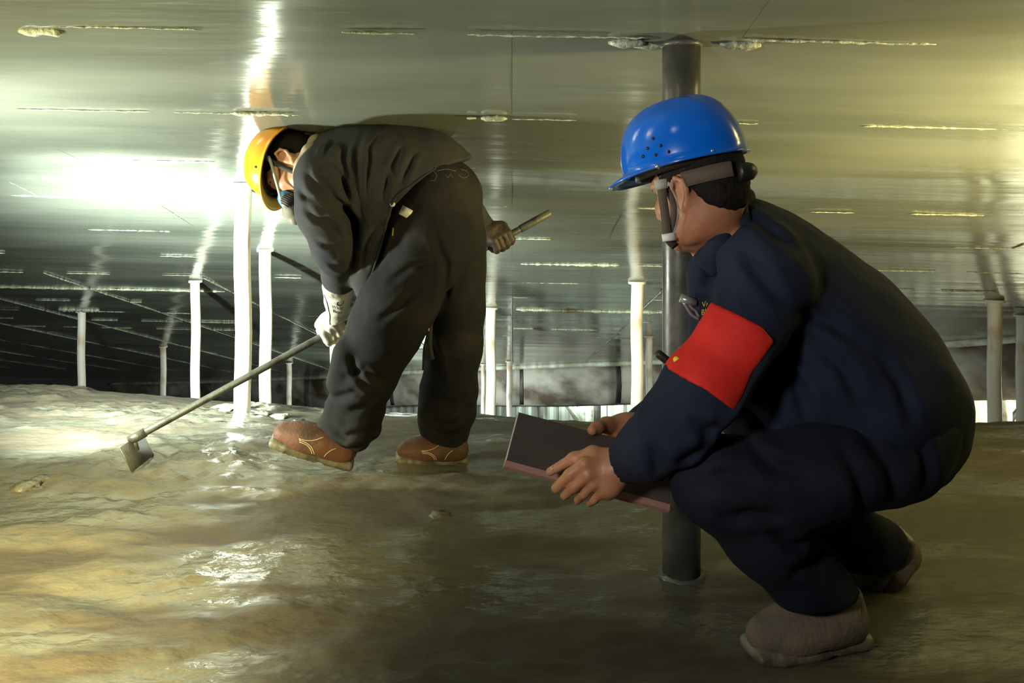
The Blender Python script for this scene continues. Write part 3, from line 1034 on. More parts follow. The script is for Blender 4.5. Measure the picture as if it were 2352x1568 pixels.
# faded print on the seat and hanging cord
parts = []
for ln in ([(985, 415), (996, 413), (999, 400), (990, 392)], [(1000, 392), (1020, 388), (1042, 392)], [(1020, 400), (1025, 408), (1030, 400), (1036, 408)], [(1046, 398), (1058, 408), (1070, 404), (1066, 392), (1052, 388)]):
    pts = smooth_path([P(a, b, 2.55) for a, b in ln], 14)
    parts.append(ribbon(project(pts, treeT, (0, 1, 0), 0.0008, 0.2), 0.0022, 0.0008, (0, -1, 0)))
V, Fc = join(parts)
mesh_obj('faded_emblem', V, Fc, M['faint'], trA)
V, Fc = join([ribbon(smooth_path([P(983, 735, 2.68), P(984, 765, 2.67), P(975, 800, 2.68), P(973, 850, 2.69)], 12), 0.010, 0.004, (0, -1, 0)),
              ribbon(smooth_path([P(988, 740, 2.675), P(986, 790, 2.66), P(992, 825, 2.68)], 8), 0.018, 0.005, (0, -1, 0))])
mesh_obj('hanging_strap', V, Fc, M['strap_dark'], trA)
V, Fc = join([tube([P(983, 736, 2.66), P(985, 760, 2.655)], 0.0025, 6)])
mesh_obj('strap_tip', V, Fc, M['thread'], trA)

# jacket
v = Vol((P(640, 300, 2.5)[0] - 0.04, 2.40, 0.45), (P(1190, 300, 3.15)[0] + 0.05, 3.28, 1.27), 0.006)
v.pch([(1050, 445, 2.78, 92), (960, 410, 2.78, 115), (880, 400, 2.78, 120), (805, 388, 2.78, 98), (748, 375, 2.78, 62)], 0.06)
v.pch([(880, 420, 2.70, 96), (940, 440, 2.70, 92)], 0.06)
v.pch([(880, 420, 2.86, 96), (940, 440, 2.86, 92)], 0.06)
v.pch([(930, 480, 2.78, 92), (878, 560, 2.74, 66), (846, 640, 2.70, 32), (836, 690, 2.68, 14)], 0.05)
v.pch([(742, 388, 2.62, 52), (742, 388, 2.94, 52)], 0.05)
v.pch([(732, 412, 2.60, 57), (738, 490, 2.60, 54), (766, 572, 2.65, 46), (779, 635, 2.745, 37), (781, 660, 2.78, 31)], 0.035)
for g in ([(770, 319), (763, 342), (761, 365)], [(839, 295), (829, 342), (829, 367), (839, 418), (842, 470), (832, 525)], [(880, 305), (862, 342), (865, 373), (857, 434), (850, 500)],
          [(907, 370), (900, 420), (890, 465)], [(755, 368), (758, 398), (778, 434), (806, 470), (820, 500)], [(775, 368), (793, 398), (809, 440), (815, 480)],
          [(800, 330), (798, 370), (812, 410)], [(930, 330), (915, 380), (918, 420)], [(870, 520), (850, 560), (838, 620)], [(960, 345), (945, 390), (925, 430)]):
    v.groove(g, 2.66, 0.010, 0.009, 2.78)
for g in ([(728, 392), (755, 432), (790, 466), (816, 505), (818, 560), (815, 640)],):
    v.groove(g, 2.66, 0.018, 0.012, 2.80)
for g in ([(715, 470), (745, 500), (790, 505)], [(730, 545), (760, 560), (800, 548)], [(755, 600), (780, 612), (806, 600)], [(700, 430), (720, 450), (750, 452)], [(760, 500), (790, 540), (806, 590)]):
    v.groove(g, 2.62, 0.007, 0.010, 2.75)
v.rough(0.009, 8, 8.0)
# hem line: everything to the right and below is open
v.poly_cut([(1098, 335), (1072, 364), (1000, 390), (958, 424), (905, 474), (868, 590), (834, 702), (845, 760), (1300, 760), (1300, 352)], 2.66, 0.004)
v.pch([(781, 690, 2.80, 26), (780, 664, 2.78, 24)], 0.003, 'sub')
# the far sleeve, reaching back beside the hip
v.pch([(770, 395, 2.96, 52), (960, 430, 3.10, 42), (1075, 490, 3.12, 36), (1128, 543, 3.105, 27)], 0.03)
v.pch([(655, 372, 2.74, 40), (708, 366, 2.755, 42)], 0.006, 'sub')
VjA, QjA = v.mesh()
jkA = mesh_obj('jacket', VjA, QjA, M['jacket_a'], A)
treeJ = bvh(VjA, QjA)
pt = project([P(905, 468, 2.6)], treeJ, (0, 1, 0), 0.001, 0.3)[0]
V, Fc = disc(pt, (0, -1, 0), 0.0085, 0.004, 18)
mesh_obj('jacket_button', V, Fc, M['white'], jkA)
c0 = project([P(930, 488, 2.6)], treeT, (0, 1, 0), 0.004, 0.3)[0]
V, Fc = box(c0, (0.017, 0, -0.009), (0, 0.002, 0), (0.007, 0, 0.014))
mesh_obj('pocket_tag', V, Fc, M['white'], trA)
c0 = project([P(898, 534, 2.6)], treeT, (0, 1, 0), 0.004, 0.3)[0]
V, Fc = tube([c0 + np.array([0, 0, -0.013]), c0 + np.array([0.002, 0, 0.013])], 0.003, 8)
mesh_obj('zip_pull', V, Fc, M['yellow'], trA)
# hem seam of the jacket as a raised strip
pts = project(smooth_path([P(a, b, 2.6) for a, b in ((1000, 386), (955, 420), (903, 468), (865, 585), (836, 680))], 24), treeJ, (0, 1, 0), 0.001, 0.3)
V, Fc = tube(pts, 0.004, 6)
mesh_obj('hem', V, Fc, M['jacket_a'], jkA)

# khaki shirt collar
v = Vol(P(730, 340, 2.78) - 0.16, P(730, 340, 2.78) + 0.16, 0.004)
v.pch([(726, 326, 2.73, 17), (712, 350, 2.672, 17), (696, 380, 2.655, 17), (684, 402, 2.68, 15)], 0.02)
v.pch([(730, 332, 2.73, 19), (733, 328, 2.78, 20), (728, 340, 2.84, 20)], 0.02)
V, Q = v.mesh()
mesh_obj('shirt_collar', V, Q, M['collar'], A)

# hard hat
RHA = frame((-0.22, -0.12, -0.965), (-0.91, 0.29, 0.19))
cH = P(677, 379, 2.75) + RHA @ np.array([0.006, 0, 0.054])
HA = lambda f, l, u: cH + RHA @ np.array([f, l, u])
V, Q = hat_mesh(cH, RHA, 0.124, 0.130, 0.108, 0.118, 0.010, 0.030, 0.004, 0.016)
hat = mesh_obj('hard_hat', V, Q, M['hat_y'], A)
hat['label'] = 'amber plastic hard hat'
solid(hat, 0.004)
V, Q = band(HA(0, 0, 0), RHA, 0.108, 0.092, 0.004, 0.030, 0.114)
solid(mesh_obj('headband', V, Q, M['black'], hat), 0.004)
V, Q = band(HA(0, 0, 0), RHA, 0.119, 0.103, -0.002, 0.014, 0.122)
solid(mesh_obj('inner_liner', V, Q, M['black'], hat), 0.003)
V, Fc = ribbon(smooth_path([HA(-0.012, 0.104, 0.006), WA(0.020, 0.094, 0.030), WA(0.022, 0.082, -0.020), WA(0.022, 0.070, -0.080), WA(0.03, 0.03, -0.118)], 16), 0.017, 0.0025, RA[:, 1])
mesh_obj('chin_strap', V, Fc, M['strap_dark'], hat)
V, Fc = disc(HA(-0.012, 0.104, 0.004), RHA[:, 1], 0.005, 0.006)
mesh_obj('strap_pin', V, Fc, M['armband'], hat)
V, Fc = disc(HA(0.035, 0.1035, 0.022), RHA[:, 1], 0.004, 0.006)
mesh_obj('rivet', V, Fc, M['black'], hat)

# half-mask respirator
WA0 = WA
WA = lambda f, l, u: WA0(f * 1.10 + 0.014, l * 1.1, u * 1.08)
rc = WA(0.098, 0, -0.060)
v = Vol(rc - 0.11, rc + 0.11, 0.0035)
v.ell(WA(0.088, 0, -0.052), (0.040, 0.058, 0.056), RA, 0.01)
v.ell(WA(0.030, 0, -0.052), (0.055, 0.070, 0.085), RA, 0.004, 'sub')
V, Q = v.mesh()
rs = mesh_obj('respirator', V, Q, M['seal'], A)
rs['label'] = 'half-mask respirator with blue seal and grey shell'
v = Vol(rc - 0.12, rc + 0.12, 0.003)
v.ell(WA(0.122, 0, -0.068), (0.030, 0.036, 0.040), RA, 0.015)
for s in (-1, 1):
    v.chain([WA(0.110, 0.030 * s, -0.072), WA(0.098, 0.068 * s, -0.085)], [0.026, 0.025], 0.012)
v.ell(WA(0.142, 0, -0.085), (0.016, 0.018, 0.018), RA, 0.008)
V, Q = v.mesh()
mesh_obj('shell', V, Q, M['resp'], rs)
for s in (1, -1):
    V, Fc = disc(WA(0.093, 0.090 * s, -0.092), RA @ np.array([-0.3, 0.9 * s, -0.25]), 0.027, 0.014, 24)
    mesh_obj('filter_cap', V, Fc, M['resp'], rs)
    nrm = RA @ np.array([-0.3, 0.9 * s, -0.25]); nrm /= np.linalg.norm(nrm)
    ca = WA(0.093, 0.090 * s, -0.092) + nrm * 0.008
    ax1 = np.cross(nrm, RA[:, 2]); ax1 /= np.linalg.norm(ax1); ax2 = np.cross(nrm, ax1)
    for k in range(7):
        o_ = (k - 3) * 0.0065
        hl = math.sqrt(max(0.0, 0.024 ** 2 - o_ ** 2))
        V, Fc = box(ca + ax1 * o_, ax1 * 0.0016, ax2 * hl, nrm * 0.002)
        mesh_obj('filter_slat', V, Fc, M['black'], rs)
    V, Fc = ribbon(smooth_path([WA(0.108, 0.052 * s, -0.048), WA(0.075, 0.068 * s, -0.028), WA(0.040, 0.079 * s, 0.0), WA(0.010, 0.088 * s, 0.024), WA(-0.005, 0.092 * s, 0.040)], 16), 0.010, 0.002, RA[:, 1] * s)
    mesh_obj('strap', V, Fc, M['strap_grey'], rs)
WA = WA0


# rod
rodA, rodB = P(301, 1010, 2.74), P(1263, 489, 3.16)
rd = (rodB - rodA) / np.linalg.norm(rodB - rodA)


def rod_at(px):
    # point of the rod that shows at the pixel column
    a, b = rodA, rodB
    k = (px - CX) / F
    t = (k * a[1] - a[0]) / ((b[0] - a[0]) - k * (b[1] - a[1]))
    return a + t * (b - a)


def fist(p, d, palm_up, r_rod, parent, name, m, wrist, cuff=None, rad=0.0125, lab=None, toward=-1):
    """glove closed around the rod at p, rod direction d"""
    d = d / np.linalg.norm(d)
    n = np.array([0, toward, 0.0]); n = n - d * (n @ d); n /= np.linalg.norm(n)
    up = np.cross(d, n); up = up if up[2] > 0 else -up
    lo = np.minimum(p, wrist) - 0.11; hi = np.maximum(p, wrist) + 0.11
    if cuff is not None:
        lo = np.minimum(lo, cuff[0] - 0.1); hi = np.maximum(hi, cuff[0] + 0.1)
    v = Vol(lo, hi, 0.004)
    base = p + up * 0.040
    v.chain([wrist, base + d * 0.0], [0.030, 0.034], 0.02)
    v.chain([base - d * 0.028, base + d * 0.028], [0.024, 0.024], 0.02)
    for i in range(4):
        q = p + d * (-0.033 + 0.022 * i)
        lng = (0.95, 1.05, 1.0, 0.85)[i]
        v.chain([q + up * 0.040 + n * 0.014, q + up * 0.012 * lng + n * 0.034, q - up * 0.022 * lng + n * 0.026, q - up * 0.033 * lng - n * 0.002, q - up * 0.020 - n * 0.022],
                [rad * 1.15, rad * 1.1, rad * 1.05, rad, rad * 0.92], 0.005)
    q = p - d * 0.040
    v.chain([base - n * 0.012, q + up * 0.020 - n * 0.026, q - up * 0.004 - n * 0.030, q - up * 0.020 - n * 0.016], [rad * 1.5, rad * 1.2, rad * 1.1, rad], 0.008)
    if cuff is not None:
        v.chain([wrist, 0.5 * (wrist + cuff[0]), cuff[0]], [0.034, 0.044, cuff[1]], 0.02)
    v.rough(0.004, 26, 2.0)
    if cuff is not None:
        e = cuff[0] - wrist; e /= np.linalg.norm(e)
        v.chain([cuff[0] - e * 0.002, cuff[0] + e * 0.09], [cuff[1] - 0.012, cuff[1] + 0.006], 0.004, 'sub')
    V, Q = v.mesh()
    o = mesh_obj(name, V, Q, m, parent)
    if lab: o['label'] = lab
    return o, V, Q


gl, Vg, Qg = fist(rod_at(766), rd, None, 0.013, A, 'glove', M['glove'], P(772, 722, 2.86), (P(779, 655, 2.775), 0.059), 0.0140, 'smeared white leather gauntlet glove')
treeG = bvh(Vg, Qg)
fist(rod_at(1150), rd, None, 0.013, A, 'glove', M['glove_dark'], P(1128, 548, 3.10), (P(1112, 526, 3.105), 0.040), 0.0135, 'dark leather glove', toward=-1)


def letters(body, height, m, parent, place, tree, name='printed_lettering', off=0.0004):
    cu = bpy.data.curves.new('t', 'FONT')
    cu.body = body; cu.size = height; cu.resolution_u = 3; cu.fill_mode = 'FRONT'
    to = bpy.data.objects.new('t', cu)
    COL.objects.link(to)
    dg = bpy.context.evaluated_depsgraph_get()
    me = bpy.data.meshes.new_from_object(to.evaluated_get(dg))
    V = [np.array(vv.co) for vv in me.vertices]
    Fc = [tuple(p.vertices) for p in me.polygons]
    bpy.data.objects.remove(to)
    V = [place(q) for q in V]
    if tree is not None:
        V = project(V, tree, (0, 1, 0), off, 0.15)
    return mesh_obj(name, V, Fc, m, parent, smooth=False)


g0 = P(766, 704, 2.80)
sl_ = math.radians(-14)
plc = lambda q: g0 + np.array([q[0] * math.cos(sl_) - q[1] * math.sin(sl_), 0, q[0] * math.sin(sl_) + q[1] * math.cos(sl_)])
letters('Weld', 0.0165, M['ink'], gl, plc, treeG)
letters('Beas', 0.0165, M['ink'], gl, lambda q: plc(q + np.array([0.004, -0.017, 0])), treeG)
pts = project(smooth_path([P(a, b, 2.8) for a, b in ((783, 688), (780, 694), (785, 698), (792, 694), (796, 687))], 12), treeG, (0, 1, 0), 0.001, 0.15)
V, Fc = ribbon(pts, 0.003, 0.0008, (0, -1, 0))
mesh_obj('printed_horns', V, Fc, M['ink'], gl)
# seam down the gauntlet
pts = project(smooth_path([P(a, b, 2.8) for a, b in ((752, 672), (757, 700), (755, 728), (750, 752))], 16), treeG, (0, 1, 0), 0.001, 0.15)
V, Fc = tube(pts, 0.0016, 6)
mesh_obj('seam', V, Fc, M['ink'], gl)

# boots
heelA = P(806, 1074, 2.70)
toeA = P(612, 1012, 2.66)
shoe(heelA + np.array([0.0, 0, -0.004]), toeA - heelA, (0.25, 0, 1), np.linalg.norm(toeA - heelA) * 1.0, 0.110, M['boot'], A, 'muddy tan leather boot, toe raised', 0.115, True, 1)
heelB = P(1072, 1073, 2.85)
toeB = P(918, 1066, 2.80)
shoe(heelB + np.array([0, 0, 0.010]), toeB - heelB, (0, 0, 1), 0.262, 0.110, M['boot'], A, 'muddy tan leather boot standing flat', 0.12, True, 1)

# the long rod with a scraper blade
rod = thing('scraper_rod', 'long steel pipe rod with a scraper blade in the gloved hands', 'rod', rodA)
n = 14
V, Fc = tube([rodA + (rodB - rodA) * t for t in np.linspace(0, 1, n)], 0.0128, 18)
mesh_obj('shaft', V, Fc, M['rod'], rod)
V, Fc = tube([rodB - rd * 0.14, rodB - rd * 0.135, rodB - rd * 0.004, rodB], [0.0130, 0.0155, 0.0155, 0.0150], 18)
mesh_obj('coupling', V, Fc, M['rod'], rod)
V, Fc = tube([rodA - rd * 0.006, rodA + rd * 0.05], 0.0165, 16)
mesh_obj('socket', V, Fc, M['rod'], rod)
bl = P(329, 1064, 2.74)
mid = 0.5 * (rodA + bl)
V, Fc = join([ribbon([rodA, mid, bl], 0.16, 0.005, np.cross(bl - rodA, (0, 1, 0))), tube([rodA + rd * 0.01, mid + (0, 0, 0.005)], 0.008, 10)])
mesh_obj('scraper_blade', V, Fc, M['rod'], rod)

# ================================================================== crouching worker with the blue hat
orgB = np.array([P(1850, 1465, 1.66)[0], 1.68, 0.055])
B = thing('person', 'crouching worker in navy overalls, blue hard hat and red armband', 'person', orgB)
RB = frame((-0.77, 0.58, -0.25), (-0.20, 0.12, 0.97))
cB = np.array([0.380, 1.618, CAMZ - 0.030])
RHB = RB
RB = frame((-0.64, 0.72, -0.26), (-0.18, 0.16, 0.97))
SB = 0.92
WB = lambda f, l, u: cB + RB @ np.array([f, l, u]) * SB

v = Vol((P(1235, 400, 1.6)[0] - 0.03, 1.40, 0.06), (P(2180, 400, 1.75)[0] + 0.02, 2.06, 1.22), 0.0042)
head_sdf(v, cB, RB, ([P(1655, 535, 1.68), P(1700, 600, 1.70)], [0.062, 0.085]), SB)
v.pch([(1720, 600, 1.70, 95), (1860, 760, 1.70, 125), (2000, 930, 1.70, 125)], 0.05)
v.pch([(1730, 590, 1.56, 55), (1730, 590, 1.86, 55)], 0.04)
# near arm, palm, fingers
v.pch([(1760, 650, 1.54, 52), (1690, 800, 1.50, 46), (1600, 930, 1.50, 42), (1500, 1020, 1.54, 36), (1435, 1062, 1.575, 31)], 0.03)
v.pch([(1435, 1062, 1.575, 31), (1396, 1080, 1.58, 31), (1378, 1086, 1.58, 25)], 0.02)
v.pch([(1425, 1080, 1.575, 28), (1398, 1112, 1.58, 28), (1392, 1122, 1.585, 22)], 0.02)
v.pch([(1395, 1068, 1.578, 20), (1343, 1065, 1.566, 15.5), (1308, 1090, 1.570, 13), (1277, 1121, 1.588, 11.8)], 0.006)
v.pch([(1395, 1085, 1.574, 20), (1351, 1089, 1.560, 14.5), (1320, 1118, 1.566, 11.5), (1296, 1139, 1.592, 9.8)], 0.006)
v.pch([(1395, 1100, 1.574, 20), (1364, 1109, 1.563, 13.5), (1340, 1134, 1.573, 10.8), (1326, 1149, 1.598, 9.2)], 0.006)
v.pch([(1400, 1115, 1.576, 19), (1383, 1125, 1.568, 12.5), (1364, 1147, 1.582, 9.8), (1355, 1156, 1.602, 8.4)], 0.006)
v.pch([(1420, 1055, 1.59, 24), (1362, 1041, 1.590, 16), (1318, 1052, 1.596, 12.8), (1263, 1083, 1.606, 10)], 0.010)
# far arm and hand
v.pch([(1725, 620, 1.88, 50), (1640, 850, 1.92, 40), (1480, 985, 1.86, 32), (1440, 985, 1.83, 30), (1412, 990, 1.82, 28)], 0.03)
v.pch([(1425, 975, 1.82, 22), (1392, 976, 1.79, 17), (1372, 982, 1.755, 14), (1360, 988, 1.735, 11.5)], 0.010)
for i in range(4):
    v.pch([(1415, 990 + 12 * i, 1.835, 18), (1372 + 8 * i, 1004 + 16 * i, 1.835, 14), (1350 + 8 * i, 1020 + 18 * i, 1.81, 13)], 0.008)
# legs
v.pch([(2050, 1010, 1.62, 80), (1850, 1085, 1.55, 66), (1645, 1105, 1.53, 56), (1760, 1235, 1.57, 46), (1865, 1350, 1.61, 34), (1895, 1395, 1.62, 32)], 0.04)
v.pch([(2060, 1020, 1.80, 78), (1730, 1165, 1.90, 54), (1900, 1220, 1.88, 44), (2020, 1245, 1.86, 33)], 0.04)
V, Q = v.mesh()
mesh_obj('body', V, Q, M['skin_b'], B)
del v
V, Q = hair_mesh(cB, RB, -0.052, SB)
mesh_obj('hair', V, Q, M['hair'], B)
for s in (1, -1):
    ec = WB(0.0765, 0.032 * s, 0.006)
    e = Vol(ec - 0.02, ec + 0.02, 0.002); e.ell(ec, (0.0115, 0.0115, 0.0085), RB, 0.002)
    V, Q = e.mesh()
    eo = mesh_obj('eye', V, Q, M['eye'], B)
    V, Fc = disc(WB(0.0872, 0.033 * s, 0.004), RB[:, 0], 0.0055, 0.002)
    mesh_obj('iris', V, Fc, M['iris'], eo)
    V, Fc = tube(smooth_path([WB(0.092, 0.015 * s, 0.026), WB(0.095, 0.032 * s, 0.032), WB(0.082, 0.052 * s, 0.026)], 8), 0.0028, 6)
    mesh_obj('eyebrow', V, Fc, M['hair'], B)
# fingernails on the near hand thumb
V, Fc = disc(P(1268, 1076, 1.598), (-0.3, -0.9, 0.5), 0.0048, 0.002, 12)
mesh_obj('thumbnail', V, Fc, M['skin'], B)

# trousers
v = Vol((P(1520, 900, 1.5)[0] - 0.03, 1.36, 0.05), (P(2240, 900, 1.7)[0] + 0.06, 2.08, 0.75), 0.0065)
v.pch([(2070, 985, 1.64, 125), (2070, 985, 1.78, 125)], 0.06)
v.pch([(2050, 1030, 1.60, 118), (1850, 1085, 1.54, 104), (1645, 1100, 1.52, 92)], 0.05)
v.pch([(1640, 1110, 1.52, 88), (1750, 1225, 1.56, 80), (1850, 1330, 1.60, 74), (1895, 1385, 1.62, 66), (1905, 1410, 1.62, 60)], 0.05)
v.pch([(2060, 1030, 1.80, 112), (1730, 1165, 1.90, 84), (1900, 1225, 1.88, 66), (2000, 1245, 1.86, 58), (2035, 1248, 1.86, 50)], 0.05)
for g in ([(1580, 1080), (1640, 1060), (1720, 1075)], [(1620, 1150), (1700, 1140), (1790, 1160)], [(1700, 1010), (1760, 1050), (1850, 1060)], [(1900, 1000), (1940, 1080), (1960, 1170)],
          [(1960, 960), (2020, 1060), (2050, 1150)], [(1740, 1180), (1800, 1230), (1850, 1250)], [(1800, 1300), (1850, 1290), (1900, 1310)], [(2080, 960), (2110, 1040), (2120, 1120)]):
    v.groove(g, 1.52, 0.010, 0.013, 1.62)
v.rough(0.012, 8, 21.0)
v.poly_cut([(1760, 1430), (1830, 1408), (2000, 1398), (2000, 1560), (1760, 1560)], 1.55)
V, Q = v.mesh()
mesh_obj('trousers', V, Q, M['trouser_b'], B)

# jacket
v = Vol((P(1360, 700, 1.5)[0] - 0.03, 1.34, 0.30), (P(2240, 700, 1.72)[0] + 0.08, 2.06, 1.06), 0.0065)
v.pch([(1700, 535, 1.69, 84), (1775, 640, 1.70, 142), (1880, 765, 1.70, 176), (1985, 890, 1.70, 178), (2050, 960, 1.70, 162)], 0.07)
v.pch([(1790, 660, 1.62, 120), (1990, 900, 1.62, 150)], 0.07)
v.pch([(1790, 660, 1.78, 120), (1990, 900, 1.78, 150)], 0.07)
v.pch([(1740, 590, 1.54, 82), (1740, 590, 1.86, 82)], 0.06)
v.pch([(1720, 800, 1.68, 110), (1800, 940, 1.66, 130), (1930, 1010, 1.66, 140)], 0.06)
v.pch([(1690, 560, 1.60, 50), (1640, 640, 1.62, 46), (1660, 760, 1.64, 80)], 0.05)
v.pch([(1690, 560, 1.78, 50), (1640, 640, 1.76, 46), (1660, 760, 1.76, 80)], 0.05)
v.pch([(1770, 645, 1.52, 92), (1705, 775, 1.49, 80), (1612, 890, 1.48, 80), (1545, 985, 1.49, 74), (1490, 1032, 1.53, 62), (1436, 1060, 1.57, 47)], 0.035)
v.pch([(1725, 620, 1.90, 80), (1640, 850, 1.93, 64), (1500, 975, 1.88, 50), (1470, 985, 1.86, 44)], 0.04)
for g in ([(1700, 560), (1740, 640), (1790, 700)], [(1620, 980), (1590, 1010), (1530, 1040)], [(1560, 930), (1600, 960), (1650, 960)], [(1480, 990), (1500, 1040), (1510, 1080)],
          [(1800, 830), (1850, 900), (1870, 990)], [(1850, 760), (1930, 840), (1990, 960)], [(1800, 700), (1900, 740), (2000, 800)], [(2000, 800), (2060, 880), (2090, 980)],
          [(1690, 940), (1760, 980), (1800, 1060)], [(1720, 480), (1780, 540), (1850, 590)], [(1640, 680), (1660, 640), (1650, 590)]):
    v.groove(g, 1.50, 0.010, 0.013, 1.62)
v.groove([(1772, 780), (1740, 850), (1690, 930), (1640, 1000), (1580, 1075)], 1.52, 0.02, 0.013, 1.62)
v.rough(0.011, 8, 33.0)
# neck opening and cuff
v.chain([WB(-0.03, 0, -0.07), P(1672, 555, 1.68)], [0.064, 0.060], 0.006, 'sub')
v.pch([(1385, 1078, 1.585, 52), (1428, 1062, 1.575, 34)], 0.004, 'sub')
VjB, QjB = v.mesh()
jkB = mesh_obj('jacket', VjB, QjB, M['jacket_b'], B)
treeJB = bvh(VjB, QjB)
# turned-down collar
v = Vol(P(1650, 540, 1.68) - 0.2, P(1650, 540, 1.68) + 0.2, 0.0045)
ring = [(1704, 458, 1.66, 20), (1690, 490, 1.60, 22), (1655, 545, 1.585, 24), (1620, 600, 1.60, 22), (1598, 640, 1.64, 14)]
v.pch(ring, 0.02)
v.pch([(1704, 458, 1.66, 20), (1708, 455, 1.72, 20), (1690, 480, 1.79, 20), (1640, 560, 1.80, 18), (1600, 630, 1.74, 14)], 0.02)
v.pch([(1690, 500, 1.585, 18), (1720, 520, 1.57, 14)], 0.03)
v.pch([(1655, 560, 1.57, 18), (1640, 620, 1.575, 14)], 0.03)
v.rough(0.006, 18, 4.0)
V, Q = v.mesh()
mesh_obj('collar', V, Q, M['jacket_b'], jkB)
# chest badge
def on_jacket(px, py):
    d = Vector((P(px, py, 1.0) - np.array([0, 0, CAMZ])).tolist()).normalized()
    h = treeJB.ray_cast(Vector((0, 0, CAMZ)), d, 5)
    return np.array(h[0] - d * 0.004) if h[0] is not None else P(px, py, 1.56)


for txt, px, py in (('VA', 1612, 704), ('BB', 1610, 722)):
    c0 = on_jacket(px + 8, py - 6)
    letters(txt, 0.0155, M['yellow'], jkB, lambda q, c0=c0: c0 + np.array([(q[0] - 0.008) * 0.8, 0, (q[0] - 0.008) * 0.25 + q[1] - 0.005]), None, 'badge_lettering')
parts = [tube([P(1563, 684, 1.60), P(1598, 695, 1.60)], 0.009, 8),
         tube(smooth_path([P(1570, 693, 1.60), P(1580, 710, 1.60), P(1590, 724, 1.60), P(1606, 733, 1.60)], 10), 0.0032, 6),
         tube(smooth_path([P(1580, 695, 1.60), P(1590, 708, 1.60), P(1598, 714, 1.60), P(1606, 728, 1.60)], 10), 0.0030, 6)]
V, Fc = join(parts)
mesh_obj('belt_clip', V, Fc, M['clip'], jkB)

# red armband: a sleeve around the upper arm
band_pts = [P(1722, 752, 1.495), P(1690, 795, 1.487), P(1640, 855, 1.48), P(1607, 893, 1.48)]
axis = band_pts[-1] - band_pts[0]; axis /= np.linalg.norm(axis)
v = Vol(np.min(band_pts, 0) - 0.14, np.max(band_pts, 0) + 0.14, 0.005)
v.pch([(1770, 645, 1.52, 92), (1705, 775, 1.49, 80), (1612, 890, 1.48, 80), (1545, 985, 1.49, 74)], 0.035, grow=0.005)
# keep only the part of the arm between the two band edges, leave the torso out
v.poly_cut([(1400, 500), (1960, 500), (1960, 980), (1680, 936), (1768, 776), (1735, 742), (1700, 722), (1655, 745), (1400, 900)][:2] + [(1960, 760), (1767, 777), (1740, 745), (1692, 722), (1640, 700), (1400, 640)], 1.45, 0.003)
v.poly_cut([(1400, 815), (1536, 853), (1606, 880), (1676, 932), (1760, 960), (1760, 1200), (1300, 1200)], 1.45, 0.003)
v.poly_cut([(1767, 777), (1676, 932), (1760, 1000), (2000, 1000), (2000, 777)], 1.45, 0.003)
v.rough(0.006, 9, 33.0)
V, Q = v.mesh()
ab = mesh_obj('armband', V, Q, M['armband'], B)
ab['label'] = 'bright red armband'
treeAB = bvh(V, Q)
c0 = P(1556, 829, 1.45)
pt = project([c0], treeAB, (0, 1, 0), 0.001, 0.3)[0]
V, Fc = disc(pt, (-0.6, -0.8, 0.2), 0.006, 0.002, 10)
mesh_obj('yellow_print', V, Fc, M['yellow'], ab)

# hard hat
cHB = np.array([0.372, 1.630, CAMZ - 0.030]) + RHB @ np.array([0.004, 0, 0.061])
HB = lambda f, l, u: cHB + RHB @ np.array([f, l, u])
V, Q = hat_mesh(cHB, RHB, 0.132, 0.130, 0.110, 0.130, 0.004, 0.038, 0.006, 0.004)
hat = mesh_obj('hard_hat', V, Q, M['hat_b'], B)
hat['label'] = 'glossy blue plastic hard hat with side vents'
solid(hat, 0.004)
treeH = bvh(V, Q)


def on_hat(px, py):
    d = Vector((P(px, py, 1.0) - np.array([0, 0, CAMZ])).tolist()).normalized()
    h = treeH.ray_cast(Vector((0, 0, CAMZ)), d, 5)
    return (np.array(h[0]), np.array(h[1])) if h[0] is not None else (P(px, py, 1.53), np.array([0, -1, 0]))


for px, py in ((1502, 319), (1519, 335), (1489, 341), (1537, 349), (1479, 359), (1508, 356)):
    p, nrm = on_hat(px, py)
    V, Fc = disc(p, nrm, 0.0033, 0.007, 12)
    mesh_obj('vent_hole', V, Fc, M['iris'], hat)
for px, py, r in ((1511, 382, 0.0042), (1635, 347, 0.0028)):
    p, nrm = on_hat(px, py)
    V, Fc = disc(p, nrm, r, 0.008, 12)
    mesh_obj('rivet', V, Fc, M['silver'], hat)
V, Q = band(HB(0, 0, 0), RHB, 0.108, 0.090, -0.016, 0.012, 0.112)
solid(mesh_obj('headband', V, Q, M['black'], hat), 0.004)
V, Q = band(WB(-0.006, 0, 0), RB, 0.104, 0.083, 0.004, 0.034, 0.107, 24, math.radians(100), math.radians(160))
solid(mesh_obj('size_strap', V, Q, M['strap_brown'], hat), 0.003)
V, Fc = tube(smooth_path([WB(-0.118, 0.02, 0.012), WB(-0.128, 0, 0.010), WB(-0.118, -0.02, 0.012)], 8), [0.018] * 9, 12)
mesh_obj('ratchet_knob', V, Fc, M['black'], hat)
st = smooth_path([P(1519, 420, 1.545), P(1521, 445, 1.545), P(1528, 495, 1.56), P(1534, 545, 1.575), P(1552, 566, 1.60)], 18)
V, Fc = ribbon(st, 0.017, 0.0025, (-0.25, -1, 0))
mesh_obj('chin_strap', V, Fc, M['strap_brown'], hat)
V, Fc = ribbon(smooth_path([P(1530, 430, 1.55), P(1547, 470, 1.555), P(1545, 510, 1.565), P(1535, 540, 1.575)], 14), 0.012, 0.0025, (-0.25, -1, 0))
mesh_obj('rear_strap', V, Fc, M['strap_brown'], hat)
V, Fc = ribbon([P(1516, 412, 1.54), P(1518, 424, 1.54), P(1520, 434, 1.541)], 0.024, 0.004, (-0.25, -1, 0))
mesh_obj('strap_anchor', V, Fc, M['strap_grey'], hat)
